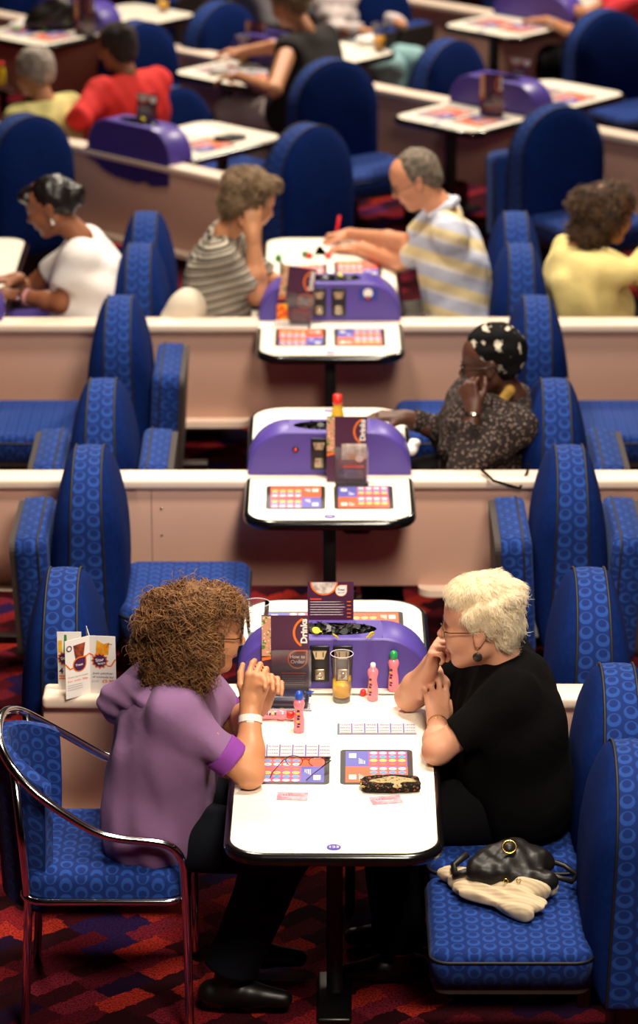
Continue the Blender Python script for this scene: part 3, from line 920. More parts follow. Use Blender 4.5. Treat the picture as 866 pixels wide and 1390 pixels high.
table('far', UC, 6.43, True, .52, 'angled white table with two play panels behind the striped polo man', FI, '')
table('far', UC, 6.43, False, .76, 'angled white table half right of the purple console above the polo man', [(.118, .45, True), (-.118, .45, False)], None)
console('far', UC, 6.45, 'purple console with two menus, above the striped polo man')
table('far', UD, 8.42, True, .53, 'farthest white table at top right where someone in red leans an arm', FI, '')
table('far', UD, 8.42, False, .76, 'far half of the farthest white table at top right', [], None)
console('far', UD, 8.44, 'purple console at top right beside the arm of the person in red')
table('far', UE, 6.43, True, .52, 'white table at top left with a black bag on it', FI, None)
table('far', UE, 6.43, False, .76, 'white table at top left beyond its purple console', [], None)
console('far', UE, 6.45, 'purple console at top left behind the man in red')
table('far', UG, 6.43, True, .52, 'white table just showing at the right edge above the woman in yellow', [], None)
g_ = 'blue booth seats'
seat('far', -5.60, 3.97, 'down', None, 'big dark blue seat back at the left edge in front of the yellow shirt person', rz_extra=-.08)
seat('far', -4.45, 4.74, 'up', None, 'arched blue seat back between the striped women and the polo man')
seat('far', -5.40, 5.95, None, 'down', 'tall blue seat back right of the woman in black top', rz_extra=-.28)
seat('far', -3.84, 5.88, 'up', 'down', 'big blue seat back with folded cushion above the woman in yellow', rz_extra=-.28)
seat('far', -5.28, 6.74, None, 'down', 'blue seat back left of the purple console with two menus')
seat('far', -5.18, 7.97, None, 'down', 'large blue seat back at the upper right edge of the photo', rz_extra=-.28)
seat('far', -6.00, 5.36, None, 'down', 'low blue seat back behind the skirted purple console', dz=-.14)
seat('far', -6.86, 5.97, None, 'down', 'blue seat back immediately right of the man in red')
seat('far', -6.92, 6.68, None, None, 'blue seat back left of the person in grey')
seat('far', -6.75, 7.80, None, 'up', 'blue seat back with dark raised underside right of the lager glass')
seat('far', -8.40, 7.80, None, 'up', 'blue seat back at the top edge behind the top left table')
seat('far', -6.75, 9.1, None, 'up', 'blue seat back at the top edge right of centre')
seat('far', -9.3, 7.3, None, None, 'small piece of blue seat back at the top left corner')
# round speakers set in the partitions
for u, n, lb in ((-4.20, 6.39, 'round black speaker in the partition under the table with two play panels'), (-5.60, 8.38, 'round black speaker in the farthest partition at top right')):
    loc, rz = frame('far', u, n)
    t = root('round_speaker', lb, 'speaker', loc + Vector((0, 0, .50)), rz)
    Mx = Matrix.Rotation(PI / 2, 4, 'X')
    MB().lathe([(.075, 0), (.075, .02), (.062, .026), (.055, .02)], BLK, 28, M=Mx).build('rim', t)
    MB().lathe([(.057, .018), (.03, .010), (0, .008)], DARK, 28, M=Mx).build('cone', t)
t = root('speaker_box', 'black box hanging under the short table on the middle partition', 'speaker', (.135, 1.90, .56))
MB().box((0, 0, 0), (.105, .05, .075), BLK, .018, 3).build('case', t)
MB().lathe([(.028, 0), (.028, .003), (.02, .001), (0, .001)], DARK, 20, M=Matrix.Translation((0, -.025, 0)) @ Matrix.Rotation(PI / 2, 4, 'X')).build('grille', t)
# ------------------------------------------------------------------ people
def PY(px, py, Y):
    """point seen at (px, py) on the upright plane at depth Y"""
    lo, hi = -1.0, 4.0
    for _ in range(50):
        m = (lo + hi) / 2
        Yc = Y - CAMY; H = CAMZ - m
        zc = Yc * math.cos(TH) + H * math.sin(TH); yc = H * math.cos(TH) - Yc * math.sin(TH)
        if 695 + FPX * yc / zc > py: lo = m
        else: hi = m
    return Vector(((px - 433) / FPX * ((Y - CAMY) * math.cos(TH) + (CAMZ - lo) * math.sin(TH)), Y, lo))

def skin_mat(name, col, rough=.48):
    m = mat(name, col, rough, noise=(35, col, .3, .7), bump=(180, .15, .002))
    b = m.node_tree.nodes['Principled BSDF']
    b.inputs['Subsurface Weight'].default_value = .12
    b.inputs['Subsurface Radius'].default_value = (.012, .005, .003)
    return m
SK_W = skin_mat('skin fair', 'cc9274'); SK_P = skin_mat('skin ruddy', 'c48860'); SK_M = skin_mat('skin tanned', 'cf8f6c')
SK_B = skin_mat('skin brown', '8c5638'); SK_D = skin_mat('skin dark brown', '4e2d20')
LIP = skin_mat('lips', 'b5655a'); LIPB = skin_mat('lips brown', '6e3a32')
EYEW = mat('eye white', 'e6e0da', .2); IRIS = mat('iris', '3a2c22', .2)
BROW = mat('eyebrow', '8a705a', .9)

def head_prims():
    p = [EL((-.015, 0, .030), (.098, .077, .092), k=.01),
         EL((.022, 0, -.030), (.068, .060, .088), k=.03),
         EL((.040, 0, .045), (.050, .060, .050), k=.03),
         RC((-.010, .050, -.055), (.050, .018, -.100), .020, .016, .03), RC((-.010, -.050, -.055), (.050, -.018, -.100), .020, .016, .03),
         RC((.058, -.010, -.100), (.058, .010, -.100), .018, k=.02),
         RC((.078, -.030, .016), (.078, .030, .016), .010, k=.02),
         EL((.086, .032, -.004), (.013, .015, .010), k=.012, op='s'), EL((.086, -.032, -.004), (.013, .015, .010), k=.012, op='s'),
         EL((.071, .032, -.004), (.014, .016, .013), k=.003), EL((.071, -.032, -.004), (.014, .016, .013), k=.003),
         RC((.084, 0, .006), (.106, 0, -.030), .0065, .010, .014),
         EL((.100, .010, -.034), (.010, .008, .008), k=.008), EL((.100, -.010, -.034), (.010, .008, .008), k=.008),
         EL((.062, .038, -.034), (.026, .024, .026), k=.03), EL((.062, -.038, -.034), (.026, .024, .026), k=.03),
         RC((.086, -.014, -.060), (.086, .014, -.060), .0075, k=.008), RC((.085, -.011, -.071), (.085, .011, -.071), .008, k=.007),
         RC((.098, -.018, -.0655), (.098, .018, -.0655), .0022, k=.003, op='s')]
    for s in (-1, 1):
        p += [EL((-.006, s * .078, -.004), (.018, .009, .032), Matrix.Rotation(-.25, 3, 'Y'), k=.006),
              EL((-.001, s * .087, -.002), (.009, .006, .018), Matrix.Rotation(-.25, 3, 'Y'), k=.004, op='s'),
              EL((.000, s * .079, -.031), (.009, .007, .010), k=.006)]
    return p
def head_matrix(c, fwd, up=(0, 0, 1), s=1.0):
    x = Vector(fwd).normalized(); y = Vector(up).cross(x).normalized(); z = x.cross(y)
    M = Matrix((x, y, z)).transposed() * s
    return Matrix.Translation(c) @ M.to_4x4()
def hand_prims(wr, d, palm, th, curl=(.35, .5, .4), curls=None, spread=.06, thumb=(0, 0), s=1.0):
    """wrist, finger direction, palm normal, th=+1 right / -1 left hand; curl = bend at the three knuckles"""
    x = Vector(d).normalized(); z = -Vector(palm); z = (z - x * z.dot(x)).normalized(); y = z.cross(x)
    M = Matrix.Translation(wr) @ (Matrix((x, y, z)).transposed() * s).to_4x4()
    p = []
    base = [(.088, .030), (.092, .010), (.089, -.010), (.080, -.028)]
    ln = [(.040, .025, .020), (.045, .028, .021), (.041, .026, .020), (.032, .020, .018)]
    for i, (bx, by) in enumerate(base):
        by *= th
        p.append(RC((0, by * .55, 0), (bx, by, 0), .0145, .0105, .012))
        c = curls[i] if curls else curl
        a = 0; pos = Vector((bx, by, 0)); sp = th * (1.5 - i) * spread
        r = .0092 if i < 3 else .0080
        for j in range(3):
            a += c[j]
            dv = Vector((math.cos(a) * math.cos(sp), math.cos(a) * math.sin(sp), -math.sin(a)))
            q = pos + dv * ln[i][j]
            p.append(RC(pos, q, r - j * .0008, r - (j + 1) * .0008, .004)); pos = q
    p.append(RC((.02, 0, -.006), (.07, 0, -.004), .017, .013, .015))
    t0 = Vector((.018, .020 * th, -.008)); t1 = Vector((.048, .046 * th, -.018 - thumb[1] * .3)); t2 = t1 + Vector((.028, .012 * th - thumb[0] * th, -.010 - thumb[1])); t3 = t2 + Vector((.022, .002 * th - thumb[0] * th * 1.2, -.008 - thumb[1]))
    p += [RC(t0, t1, .015, .011, .014), RC(t1, t2, .0108, .0098, .004), RC(t2, t3, .0098, .0078, .004)]
    p.append(RC((-.02, 0, 0), (.02, 0, 0), .020, .018, .02))
    return xform(p, M)

def person(label, J, skin, lip=None, vox=.006, top=None, bottom=None, shoes=None, sleeve=.55, girth=1.0, hem=.0, neck_r=.075, hands=((None,), (None,)), headless=False, fold=.004, seed=0, extra_body=(), extra_top=(), head_s=1.0, collar=None, torso_flat=.95, top_name='shirt', sleeves=None, nk=.052, shr=.060):
    V = Vector; g = girth
    pel, che, nb = V(J['pel']), V(J['che']), V(J['nb'])
    sh = [V(a) for a in J['sh']]; el = [V(a) for a in J['el']]; wr = [V(a) for a in J['wr']]
    hp = [V(a) for a in J['hip']]; kn = [V(a) for a in J['kn']]; an = [V(a) for a in J['an']]
    side = (sh[0] - sh[1]).normalized()                      # towards the person's left
    hs = (hp[0] - hp[1]).normalized()
    org = Vector((pel.x, pel.y, 0))
    t = root('person', label, 'person', org)
    def torso(o):                                            # o = offset for clothes
        mid = pel.lerp(che, .5)
        return [RC(pel - hs * .085 * g, pel + hs * .085 * g, .118 * g + o, k=.03),
                RC(mid - hs * .065 * g, mid + hs * .065 * g, .118 * g + o, k=.07),
                RC(che - side * .085 * g, che + side * .085 * g, .112 * g ** .6 + o, k=.08),
                RC(sh[0], sh[1], shr + o, k=.06)]
    A, Bk = -1, -1
    # ---- body
    pr = torso(-.016)
    pr += [RC(nb, J['head'], nk, nk - .002, .03)] if not headless else []
    for i in (0, 1):
        pr += [RC(sh[i], el[i], .052, .041, .03), RC(el[i], el[i].lerp(wr[i], .35), .041, .040, .02), RC(el[i].lerp(wr[i], .35), wr[i], .040, .026, .02)]
        if len(hands[i]) > 1: pr += hand_prims(wr[i], *hands[i])
        toe = an[i] + (kn[i] - hp[i]).normalized() * .15; toe.z = max(.03, an[i].z - .05)
        pr += [RC(hp[i], kn[i], .080 * g, .058, .04), RC(kn[i], an[i], .056, .038, .02)]
    pr += list(extra_body)
    HM = head_matrix(J['head'], J['fwd'], J.get('up', (0, 0, 1)), head_s)
    hp_ = xform(head_prims(), HM)
    inv = HM.inverted()
    pr += hp_
    iM = np.array(inv)
    def mf(c):
        q = c @ iM[:3, :3].T + iM[:3, 3]
        return ((q[:, 0] > .080) & (np.abs(q[:, 1]) < .021) & (q[:, 2] > -.080) & (q[:, 2] < -.053)).astype(int)
    body = sdf('body', pr, vox, skin, t, matfn=mf, mats=[skin, lip or LIP], origin=org)
    # eyes and brows
    e = MB()
    for s_ in (-1, 1):
        Mx = HM @ Matrix.Translation((.0735, s_ * .032, -.004))
        e.lathe([(.0001, -.011)] + [(.0115 * math.sin(a), -.0115 * math.cos(a)) for a in np.linspace(.3, PI - .3, 8)] + [(.0001, .011)], EYEW, 14, M=Matrix.Translation(-org) @ Mx)
        e.disc((0, 0, .0), .0055, .0055, IRIS, 14, M=Matrix.Translation(-org) @ Mx @ Matrix.Translation((.0118, 0, 0)) @ Matrix.Rotation(PI / 2, 4, 'Y'))
    e.build('eyes', t)
    # ---- clothes
    if top is not None:
        o = .012
        if sleeves is None: sleeves = (sleeve, sleeve)
        pr = torso(o)
        for i in (0, 1):
            s_ = sleeves[i]
            if s_ <= 1:
                if s_ > 0:
                    e_ = sh[i].lerp(el[i], s_); pr.append(RC(sh[i], e_, .066, .062 - .004 * s_, .035, flat=(0, 1)))
            else:
                e_ = el[i].lerp(wr[i], s_ - 1)
                pr += [RC(sh[i], el[i], .066, .060, .035), RC(el[i], e_, .060, .046, .02, flat=(0, 1))]
        pr += list(extra_top)
        if not headless:
            nd = (V(J['head']) - nb).normalized()
            pr.append(RC(nb + nd * .035, nb + nd * .2, neck_r, neck_r + .02, .01, 's'))
        pr.append(HS(V((pel.x, pel.y, pel.z - .085 + hem)), (0, 0, -1)))
        w1 = wob(fold * 1.1, 22, seed); w2 = wob(fold * .8, 50, seed + 3)
        sdf(top_name, pr, vox, top, t, disp=lambda x, y, z: w1(x, y, z * .7) + w2(x, y, z), origin=org)
    if bottom is not None:
        pr = [RC(pel - hs * .075 * g - Vector((0, 0, .012)), pel + hs * .075 * g - Vector((0, 0, .012)), .112 * g, k=.03)]
        for i in (0, 1): pr += [RC(hp[i].lerp(kn[i], .12), kn[i], .094 * g, .080, .03), RC(kn[i], kn[i].lerp(an[i], .94), .080, .078, .02, flat=(0, 1))]
        w3 = wob(.004, 25, seed + 9)
        sdf('trousers', pr, max(vox, .007), bottom, t, disp=w3, origin=org)
    if shoes is not None:
        for i in (0, 1):
            fd = J['foot'][i] if 'foot' in J else (V((kn[i].x - hp[i].x, kn[i].y - hp[i].y, 0))).normalized()
            fd = V(fd)
            a = V((an[i].x, an[i].y, max(.045, an[i].z - .055)))
            pr = [RC(a - fd * .05, a + fd * .06, .038, .036, .02), RC(a + fd * .06, a + fd * .16 - V((0, 0, .012)), .037, .026, .02), RC(a, an[i], .038, .040, .02)]
            sdf('shoe', pr, .008, shoes, t, origin=org)
    return t, HM, org

def hairdo(name, prims, HM, org, parent, material, vox=.006, amp=.006, freq=70, seed=0, cuts=()):
    pr = xform(prims, HM) + list(cuts)
    w1 = wob(amp, freq, seed); w2 = wob(amp * .5, freq * 2.1, seed + 1)
    return sdf(name, pr, vox, material, parent, disp=lambda x, y, z: w1(x, y, z) + w2(x, y, z), origin=org)
def tufts(hair, HM, n, length, r, material, curl=(0, 0), down=.9, seed=0, keep=None, crown=(-.03, 0, .12), name='hair_strands', turns=2.5, steps=12, jitter=.35, lift=.004):
    """fine strands rooted on a hair volume"""
    me = hair.data; nv = len(me.vertices)
    co = np.empty(nv * 3, np.float32); me.vertices.foreach_get('co', co); co = co.reshape(-1, 3).astype(float)
    no = np.empty(nv * 3, np.float32); me.vertices.foreach_get('normal', no); no = no.reshape(-1, 3).astype(float)
    org = np.array(hair['org'] if 'org' in hair else (0, 0, 0))
    rs = np.random.RandomState(seed); sel = rs.choice(nv, min(n, nv), replace=False)
    iM = np.array(HM.inverted()); w = co + org
    if keep is not None:
        q = w[sel] @ iM[:3, :3].T + iM[:3, 3]; sel = sel[keep(q)]
    cr = np.array(HM @ Vector(crown)) - org
    def flow(p):
        f = p - cr; f /= np.linalg.norm(f, axis=1)[:, None] + 1e-9
        f[:, 2] -= down; return f
    return strands(name, co[sel] - no[sel] * .004, no[sel], flow, length, r, material, hair, curl=curl, seed=seed, turns=turns, steps=steps, jitter=jitter, lift=lift)

def wire_glasses(HM, org, parent, material, lens, r=.0009, rim=.0225, name='spectacles', bridge_x=.100):
    m = MB(); M = Matrix.Translation(-org) @ HM
    for s_ in (-1, 1):
        pts = [(bridge_x - .010 * (abs(math.cos(a)) if math.cos(a) * s_ > 0 else 0) * .8, s_ * .034 + rim * math.cos(a) * 1.08, -.008 + rim * .80 * math.sin(a)) for a in np.linspace(0, 2 * PI, 25)[:-1]]
        m.tube([M @ Vector(p) for p in pts], r, material, 6, closed=True)
        m.tube([M @ Vector(p) for p in ((bridge_x - .009, s_ * .058, -.002), (.075, s_ * .074, .0), (.02, s_ * .083, .004), (-.012, s_ * .085, .010), (-.026, s_ * .083, -.006))], r, material, 6)
    m.tube([M @ Vector(p) for p in ((bridge_x, -.011, -.004), (bridge_x + .005, 0, .0), (bridge_x, .011, -.004))], r, material, 6)
    o = m.build(name, parent)
    l = MB()
    for s_ in (-1, 1):
        l.add([M @ Vector((bridge_x - .001, s_ * .034 + rim * math.cos(a) * 1.05, -.008 + rim * .78 * math.sin(a))) for a in np.linspace(0, 2 * PI, 21)[:-1]], [list(range(20))], lens)
    l.build('lens', o)
    return o
def band_around(a, b, t, r, w, material, name, parent, org, extra=None):
    """bracelet or watch strap round the limb a-b at fraction t"""
    a, b = Vector(a), Vector(b); c = a.lerp(b, t); u = (b - a).normalized(); x = u.orthogonal().normalized(); y = u.cross(x)
    m = MB(); S = 28; prof = [(-w / 2, 0), (-w / 2, .0025), (w / 2, .0025), (w / 2, 0)]
    vs = []
    for z, dr in prof:
        for k in range(S):
            q = 2 * PI * k / S; vs.append(c - org + u * z + (x * math.cos(q) + y * math.sin(q)) * (r + dr))
    fs = [[i * S + k, i * S + (k + 1) % S, ((i + 1) % 4) * S + (k + 1) % S, ((i + 1) % 4) * S + k] for i in range(4) for k in range(S)]
    m.add(vs, fs, material, smooth=False)
    if extra: extra(m, c - org, u)
    return m.build(name, parent)

# ---- cloths
BLKCLOTH = mat('black jersey', '080708', .95, spec=.08, bump=(8, .6, .015))
BLKTR = mat('black trousers', '0b0b0e', .9, spec=.1)
NAVYTR = mat('dark navy trousers', '0c0f18', .85, spec=.15)
LILAC = mat('mauve hoodie jersey', '84628a', .9, spec=.12, sheen=.05, bump=(9, .5, .012))
VIOLET = mat('bright violet undershirt', '84409a', .85, spec=.15)
SHOE = mat('black shoe', '0d0c0c', .4)
GOLD = mat('gold', 'd9b560', .25, metal=1)
LENS = clear('spectacle lens', 'ffffff', .02)
# ---- white haired woman on the right
Yw = -.43
W = dict(pel=(.585, -.43, .585), che=(.550, -.43, .82), nb=(.520, -.43, .985), head=PY(651, 846, -.43), fwd=(-1, .10, -.04), up=(-.05, 0, 1),
         sh=[(.545, -.585, .920), (.535, -.275, .920)],
         el=[P(594, 1018, .768), P(556, 945, .768)],
         wr=[PY(594, 980, -.40), PY(582, 906, -.31)],
         hip=[(.60, -.52, .55), (.60, -.34, .55)], kn=[(.20, -.54, .53), (.20, -.32, .53)], an=[(.24, -.54, .09), (.26, -.32, .09)])
# near (left) hand lies against the far forearm, fingers up; far (right) hand is a loose fist at the mouth
hW = (((-.02, .66, .62), (-.2, .7, -.6), -1, (.10, .12, .10), [(.16, .12, .1), (.10, .10, .1), (.45, .6, .4), (.7, .8, .5)], .05, (.012, .0)),
      ((.18, -.35, .85), (.75, -.35, .0), 1, (1.15, 1.35, .9), None, .0, (.02, .01)))
bust = [EL((.475, -.51, .80), (.075, .075, .08), k=.05), EL((.475, -.35, .80), (.075, .075, .08), k=.05), EL((.50, -.43, .66), (.12, .17, .12), k=.06),
        EL((.585, -.43, .88), (.07, .13, .09), k=.06)]
tW, HW, oW = person('person with short white hair in black top, chin on hand, right of nearest table', W, SK_W, vox=.0042, top=BLKCLOTH, bottom=BLKTR, shoes=SHOE,
                    sleeve=.74, girth=1.16, hands=hW, extra_top=bust, fold=.005, seed=4, neck_r=.062, head_s=1.06, nk=.055)
WH = mat('white blond hair', 'e6d3b0', .7, spec=.3, noise=(60, 'cdb48c', .35, .7))
WHS = mat('white blond strands', 'f2e4c6', .55, spec=.4)
hair = hairdo('hair', [EL((-.022, 0, .048), (.094, .086, .086)), EL((-.068, 0, -.010), (.046, .070, .062), k=.03), EL((.035, 0, .092), (.050, .066, .034), k=.03),
                       EL((-.035, 0, .085), (.085, .078, .050), k=.03), EL((-.020, .080, .050), (.05, .014, .036), k=.02), EL((-.020, -.080, .050), (.05, .014, .036), k=.02),
                       EL((.118, 0, -.020), (.058, .11, .075), k=.012, op='s'), EL((.050, .095, -.045), (.056, .04, .062), k=.01, op='s'), EL((.050, -.095, -.045), (.056, .04, .062), k=.01, op='s'),
                       EL((-.002, .100, -.012), (.022, .04, .034), k=.01, op='s'), EL((-.002, -.100, -.012), (.022, .04, .034), k=.01, op='s')],
              HW, oW, tW, WH, vox=.004, amp=.0035, freq=75, seed=2)
hair['org'] = tuple(oW)
tufts(hair, HW, 9000, .030, .0006, WHS, curl=(.001, .003), down=.35, seed=3, crown=(.02, 0, .13), turns=.7, jitter=.30, lift=.005,
      keep=lambda q: ~((q[:, 0] > .055) & (q[:, 2] < .075)))
del hair['org']
wire_glasses(HW, oW, tW, mat('spectacle wire', '6a5238', .3, metal=1), LENS, r=.0015)
er = MB(); Me = Matrix.Translation(-oW) @ HW
er.lathe([(.0001, -.0015), (.0125, -.0015), (.0135, 0), (.0125, .0015), (.0001, .0015)], mat('dark earring', '2c2a22', .35), 24, M=Me @ Matrix.Translation((.002, .092, -.062)) @ Matrix.Rotation(PI / 2, 4, 'X'))
er.tube([Me @ Vector((.002, .090, -.036)), Me @ Vector((.002, .091, -.050))], .0009, GOLD, 6)
er.build('earring', tW)
def face(m, c, u): m.lathe([(.0105, -.003), (.0115, 0), (.0105, .004), (.0001, .0045)], GOLD, 20, M=Matrix.Translation(c + Vector((-.004, -.022, .020))) @ Vector((-.1, -1, .2)).to_track_quat('Z', 'Y').to_matrix().to_4x4())
band_around(W['el'][0], W['wr'][0], .90, .0275, .007, GOLD, 'wristwatch', tW, oW, face)

# ---- curly haired woman on the left
B = dict(pel=(-.475, -.60, .565), che=(-.425, -.60, .83), nb=(-.405, -.60, 1.00), head=PY(279, 854, -.60), fwd=(1, .14, -.08), up=(.05, 0, 1),
         sh=[(-.400, -.435, .945), (-.410, -.760, .945)],
         el=[(-.235, -.42, .765), (-.195, -.775, .765)],
         wr=[(-.165, -.585, .895), (-.192, -.655, .915)],
         hip=[(-.46, -.51, .55), (-.46, -.69, .55)], kn=[(-.10, -.50, .51), (-.10, -.72, .51)], an=[(-.22, -.50, .12), (-.26, -.74, .12)])
hB = (((.30, -.15, 1), (.25, -.95, 0), -1, (.75, .9, .5), [(.9, .8, .4), (.95, .8, .4), (1.0, .85, .4), (1.05, .9, .4)], .02, (.01, .01)),
      ((.26, .12, 1), (.25, .95, .1), 1, (.8, .9, .5), [(.75, .8, .5), (1.0, 1.0, .5), (1.05, 1.0, .5), (1.1, 1.0, .5)], .02, (.0, .006)))
bustB = [EL((-.375, -.52, .80), (.08, .08, .085), k=.05), EL((-.375, -.69, .80), (.08, .08, .085), k=.05), EL((-.42, -.60, .66), (.12, .16, .12), k=.06), EL((-.48, -.60, .90), (.07, .14, .09), k=.06)]
hood = []
tB, HB, oB = person('person with curly brown hair in mauve hoodie, hands clasped, on the chrome chair', B, SK_P, vox=.0042, top=LILAC, bottom=NAVYTR, shoes=SHOE,
                    sleeve=.74, girth=1.12, hands=hB, extra_top=bustB + hood, fold=.006, seed=11, neck_r=.05, top_name='hoodie', hem=.0)
sdf('hood', [RC((-.470, -.720, .960), (-.555, -.60, .905), .040, .058, .02), RC((-.555, -.60, .905), (-.470, -.48, .960), .058, .040, .02), RC((-.470, -.720, .960), (-.395, -.735, .950), .040, .022, .02), RC((-.470, -.48, .960), (-.395, -.465, .950), .040, .022, .02),
            EL((-.50, -.60, .945), (.075, .115, .035), k=.03)], .006, LILAC, tB, disp=lambda x, y, z: wob(.005, 30, 3)(x, y, z) + .003 * np.sin(z * 130 + x * 30), origin=oB)
# undershirt edge showing at the sleeve and hem
for i in (0, 1):
    s0, e0 = Vector(B['sh'][i]), Vector(B['el'][i])
    sdf('undershirt_sleeve', [RC(s0.lerp(e0, .62), s0.lerp(e0, .80), .0570, .0560, .005, flat=(1, 1))], .005, VIOLET, tB, origin=oB)
hs_ = Vector((0, 1, 0)); pe = Vector(B['pel'])
sdf('undershirt_hem', [RC(pe - hs_ * .095, pe + hs_ * .095, .136, k=.02), HS(pe + Vector((0, 0, -.070)), (0, 0, -1)), HS(pe + Vector((0, 0, .02)), (0, 0, 1))], .006, VIOLET, tB, origin=oB)
CH = mat('curly hair base', '5a3e26', .9, noise=(50, '7c5836', .35, .7))
CHS = mat('curly hair strands', '94683e', .5, spec=.35, noise=(22, '654428', .35, .65))
hair = hairdo('hair', [EL((-.058, 0, .008), (.118, .108, .112)), EL((-.085, 0, -.085), (.082, .100, .070), k=.04), EL((-.02, .080, -.04), (.060, .045, .085), k=.03),
                       EL((-.02, -.080, -.04), (.060, .045, .085), k=.03), EL((.016, 0, .086), (.055, .075, .036), k=.03),
                       EL((.115, .0, -.03), (.070, .12, .095), k=.01, op='s')],
              HB, oB, tB, CH, vox=.006, amp=.010, freq=60, seed=5)
hair['org'] = tuple(oB)
tufts(hair, HB, 5200, .075, .0016, CHS, curl=(.007, .015), down=1.0, seed=6, turns=1.7, steps=18, jitter=.26, lift=.009,
      keep=lambda q: ~((q[:, 0] > .015) & (q[:, 2] < .090)))
del hair['org']
wire_glasses(HB, oB, tB, mat('dark spectacle frame', '33201c', .35), LENS, r=.0018)
band_around(B['el'][1], B['wr'][1], .80, .0315, .020, mat('white watch strap', 'e8e2d8', .4), 'wristwatch', tB, oB,
            lambda m, c, u: m.box(c + Vector((.0, -.032, 0)), (.022, .007, .024), mat('watch case', 'd8d0c4', .3), .003))
# ------------------------------------------------------------------ people further back
def seated(hc, yaw, pel_back=.10, pelz=.585, el=None, wr=None, head_pitch=-.1, head_yaw=0, shw=.165, knee=.42, lean=0):
    """joints of a seated figure from the head centre, the way the body faces and where elbows and wrists are"""
    f = Vector((math.cos(yaw), math.sin(yaw), 0)); l = Vector((-math.sin(yaw), math.cos(yaw), 0)); hc = Vector(hc)
    g0 = Vector((hc.x, hc.y, 0))
    pel = g0 - f * pel_back + Vector((0, 0, pelz)); nb = g0 - f * (.075 + lean) + Vector((0, 0, hc.z - .135))
    sh0 = nb - Vector((0, 0, .065)) - f * .01
    che = pel.lerp(sh0, .68) - f * .01
    if el is None: el = [sh0 + l * .22 + f * .16 - Vector((0, 0, .20)), sh0 - l * .22 + f * .16 - Vector((0, 0, .20))]
    if wr is None: wr = [el[0] + f * .20 - l * .08, el[1] + f * .20 + l * .08]
    hy = yaw + head_yaw
    return dict(pel=pel, che=che, nb=nb, head=hc, fwd=(math.cos(hy), math.sin(hy), head_pitch), sh=[sh0 + l * shw, sh0 - l * shw], el=el, wr=wr,
                hip=[pel + l * .09 - Vector((0, 0, .03)), pel - l * .09 - Vector((0, 0, .03))],
                kn=[pel + l * .10 + f * knee - Vector((0, 0, .05)), pel - l * .10 + f * knee - Vector((0, 0, .05))],
                an=[pel + l * .10 + f * (knee - .04) - Vector((0, 0, pelz - .10)), pel - l * .10 + f * (knee - .04) - Vector((0, 0, pelz - .10))])
RELAX = (.25, .35, .3)
D137 = math.radians(137.3)

# woman in headscarf (dark patterned tunic)
HSC = spots('headscarf cloth', '0c0b0d', 'd0c8b4', 17, .30, smooth=.05)
TUN = spots('patterned tunic cloth', '26201f', '7d6a62', 75, .30, smooth=.1)
hc = PY(664, 492, 2.34)
J = seated(hc, PI, pel_back=-.07 - .0, el=[PY(630, 630, 2.08), PY(603, 585, 2.45)], wr=[PY(643, 556, 2.16), PY(548, 566, 2.42)], head_pitch=-.12, head_yaw=-.05, lean=.015)
J['pel'] = Vector((.60, 2.34, .585)); J['che'] = Vector((.585, 2.34, .80))
for i, s in ((0, -1), (1, 1)):
    J['hip'][i] = Vector((.60, 2.34 + s * .09, .55)); J['kn'][i] = Vector((.20, 2.34 + s * .1, .52)); J['an'][i] = Vector((.24, 2.34 + s * .1, .09))
hd = (((-.25, .30, .85), (.3, .6, -.1), -1, (1.2, 1.2, .8)), ((-1, -.1, .1), (0, .1, -1), 1, (.4, .6, .4)))
tH, HH, oH = person('person in black and white headscarf and dark patterned tunic, cheek on fist', J, SK_D, lip=LIPB, vox=.005, top=TUN, bottom=BLKTR, shoes=SHOE, sleeves=(1.72, 1.8),
                    girth=1.15, hands=hd, fold=.007, seed=21, neck_r=.055, top_name='tunic')
hairdo('headscarf', [EL((-.030, 0, .060), (.105, .088, .075)), EL((-.095, 0, .030), (.045, .055, .050), k=.03), EL((-.02, 0, .10), (.08, .07, .045), k=.02), EL((-.05, 0, .0), (.070, .080, .07), k=.03),
                      EL((.10, 0, -.03), (.062, .12, .065), k=.01, op='s')], HH, oH, tH, HSC, vox=.005, amp=.004, freq=50, seed=8)
wire_glasses(HH, oH, tH, mat('dark frame', '18100e', .3), LENS, r=.0025)
band_around(J['el'][0], J['wr'][0], .90, .034, .010, mat('silver bracelet', 'd8cfc4', .25, metal=1), 'bracelet', tH, oH)
YSC = mat('ochre neck scarf', 'a8843a', .9, bump=(40, .6, .01))
nbH = J['nb']
sdf('neck_scarf', [RC(nbH + Vector((-.02, -.075, .05)), nbH + Vector((-.09, -.095, -.06)), .022, .020, .01), RC(nbH + Vector((-.09, -.095, -.06)), nbH + Vector((-.15, -.11, -.26)), .020, .026, .01)], .005, YSC, tH, disp=wob(.004, 60, 3), origin=oH)

# woman in striped T-shirt
STR = stripes('striped T-shirt cloth', [(0, '8f877a'), (.36, '2c2622'), (.56, '8f877a'), (.66, 'bdb4a4'), (.88, '2c2622')], (-.25, 0, 1), .034)
hc = PY(340, 273, 4.25)
J = seated(hc, 0, pel_back=.155, el=[PY(374, 388, 4.42), PY(350, 402, 4.10)], wr=[PY(396, 384, 4.30), PY(343, 318, 4.14)], head_pitch=-.35, head_yaw=.35, lean=.03)
hd = (((.9, -.4, .0), (0, 0, -1), -1, RELAX), ((.02, .22, .95), (-.1, .9, .1), 1, (.25, .35, .3)))
tS, HS_, oS = person('person with short brown hair in striped T-shirt, head on hand at left of table', J, SK_P, vox=.0055, top=STR, bottom=mat('white trousers', 'ddd2c4', .85), shoes=SHOE, sleeve=.78,
                     girth=1.12, hands=hd, fold=.005, seed=31, neck_r=.06, top_name='striped_shirt')
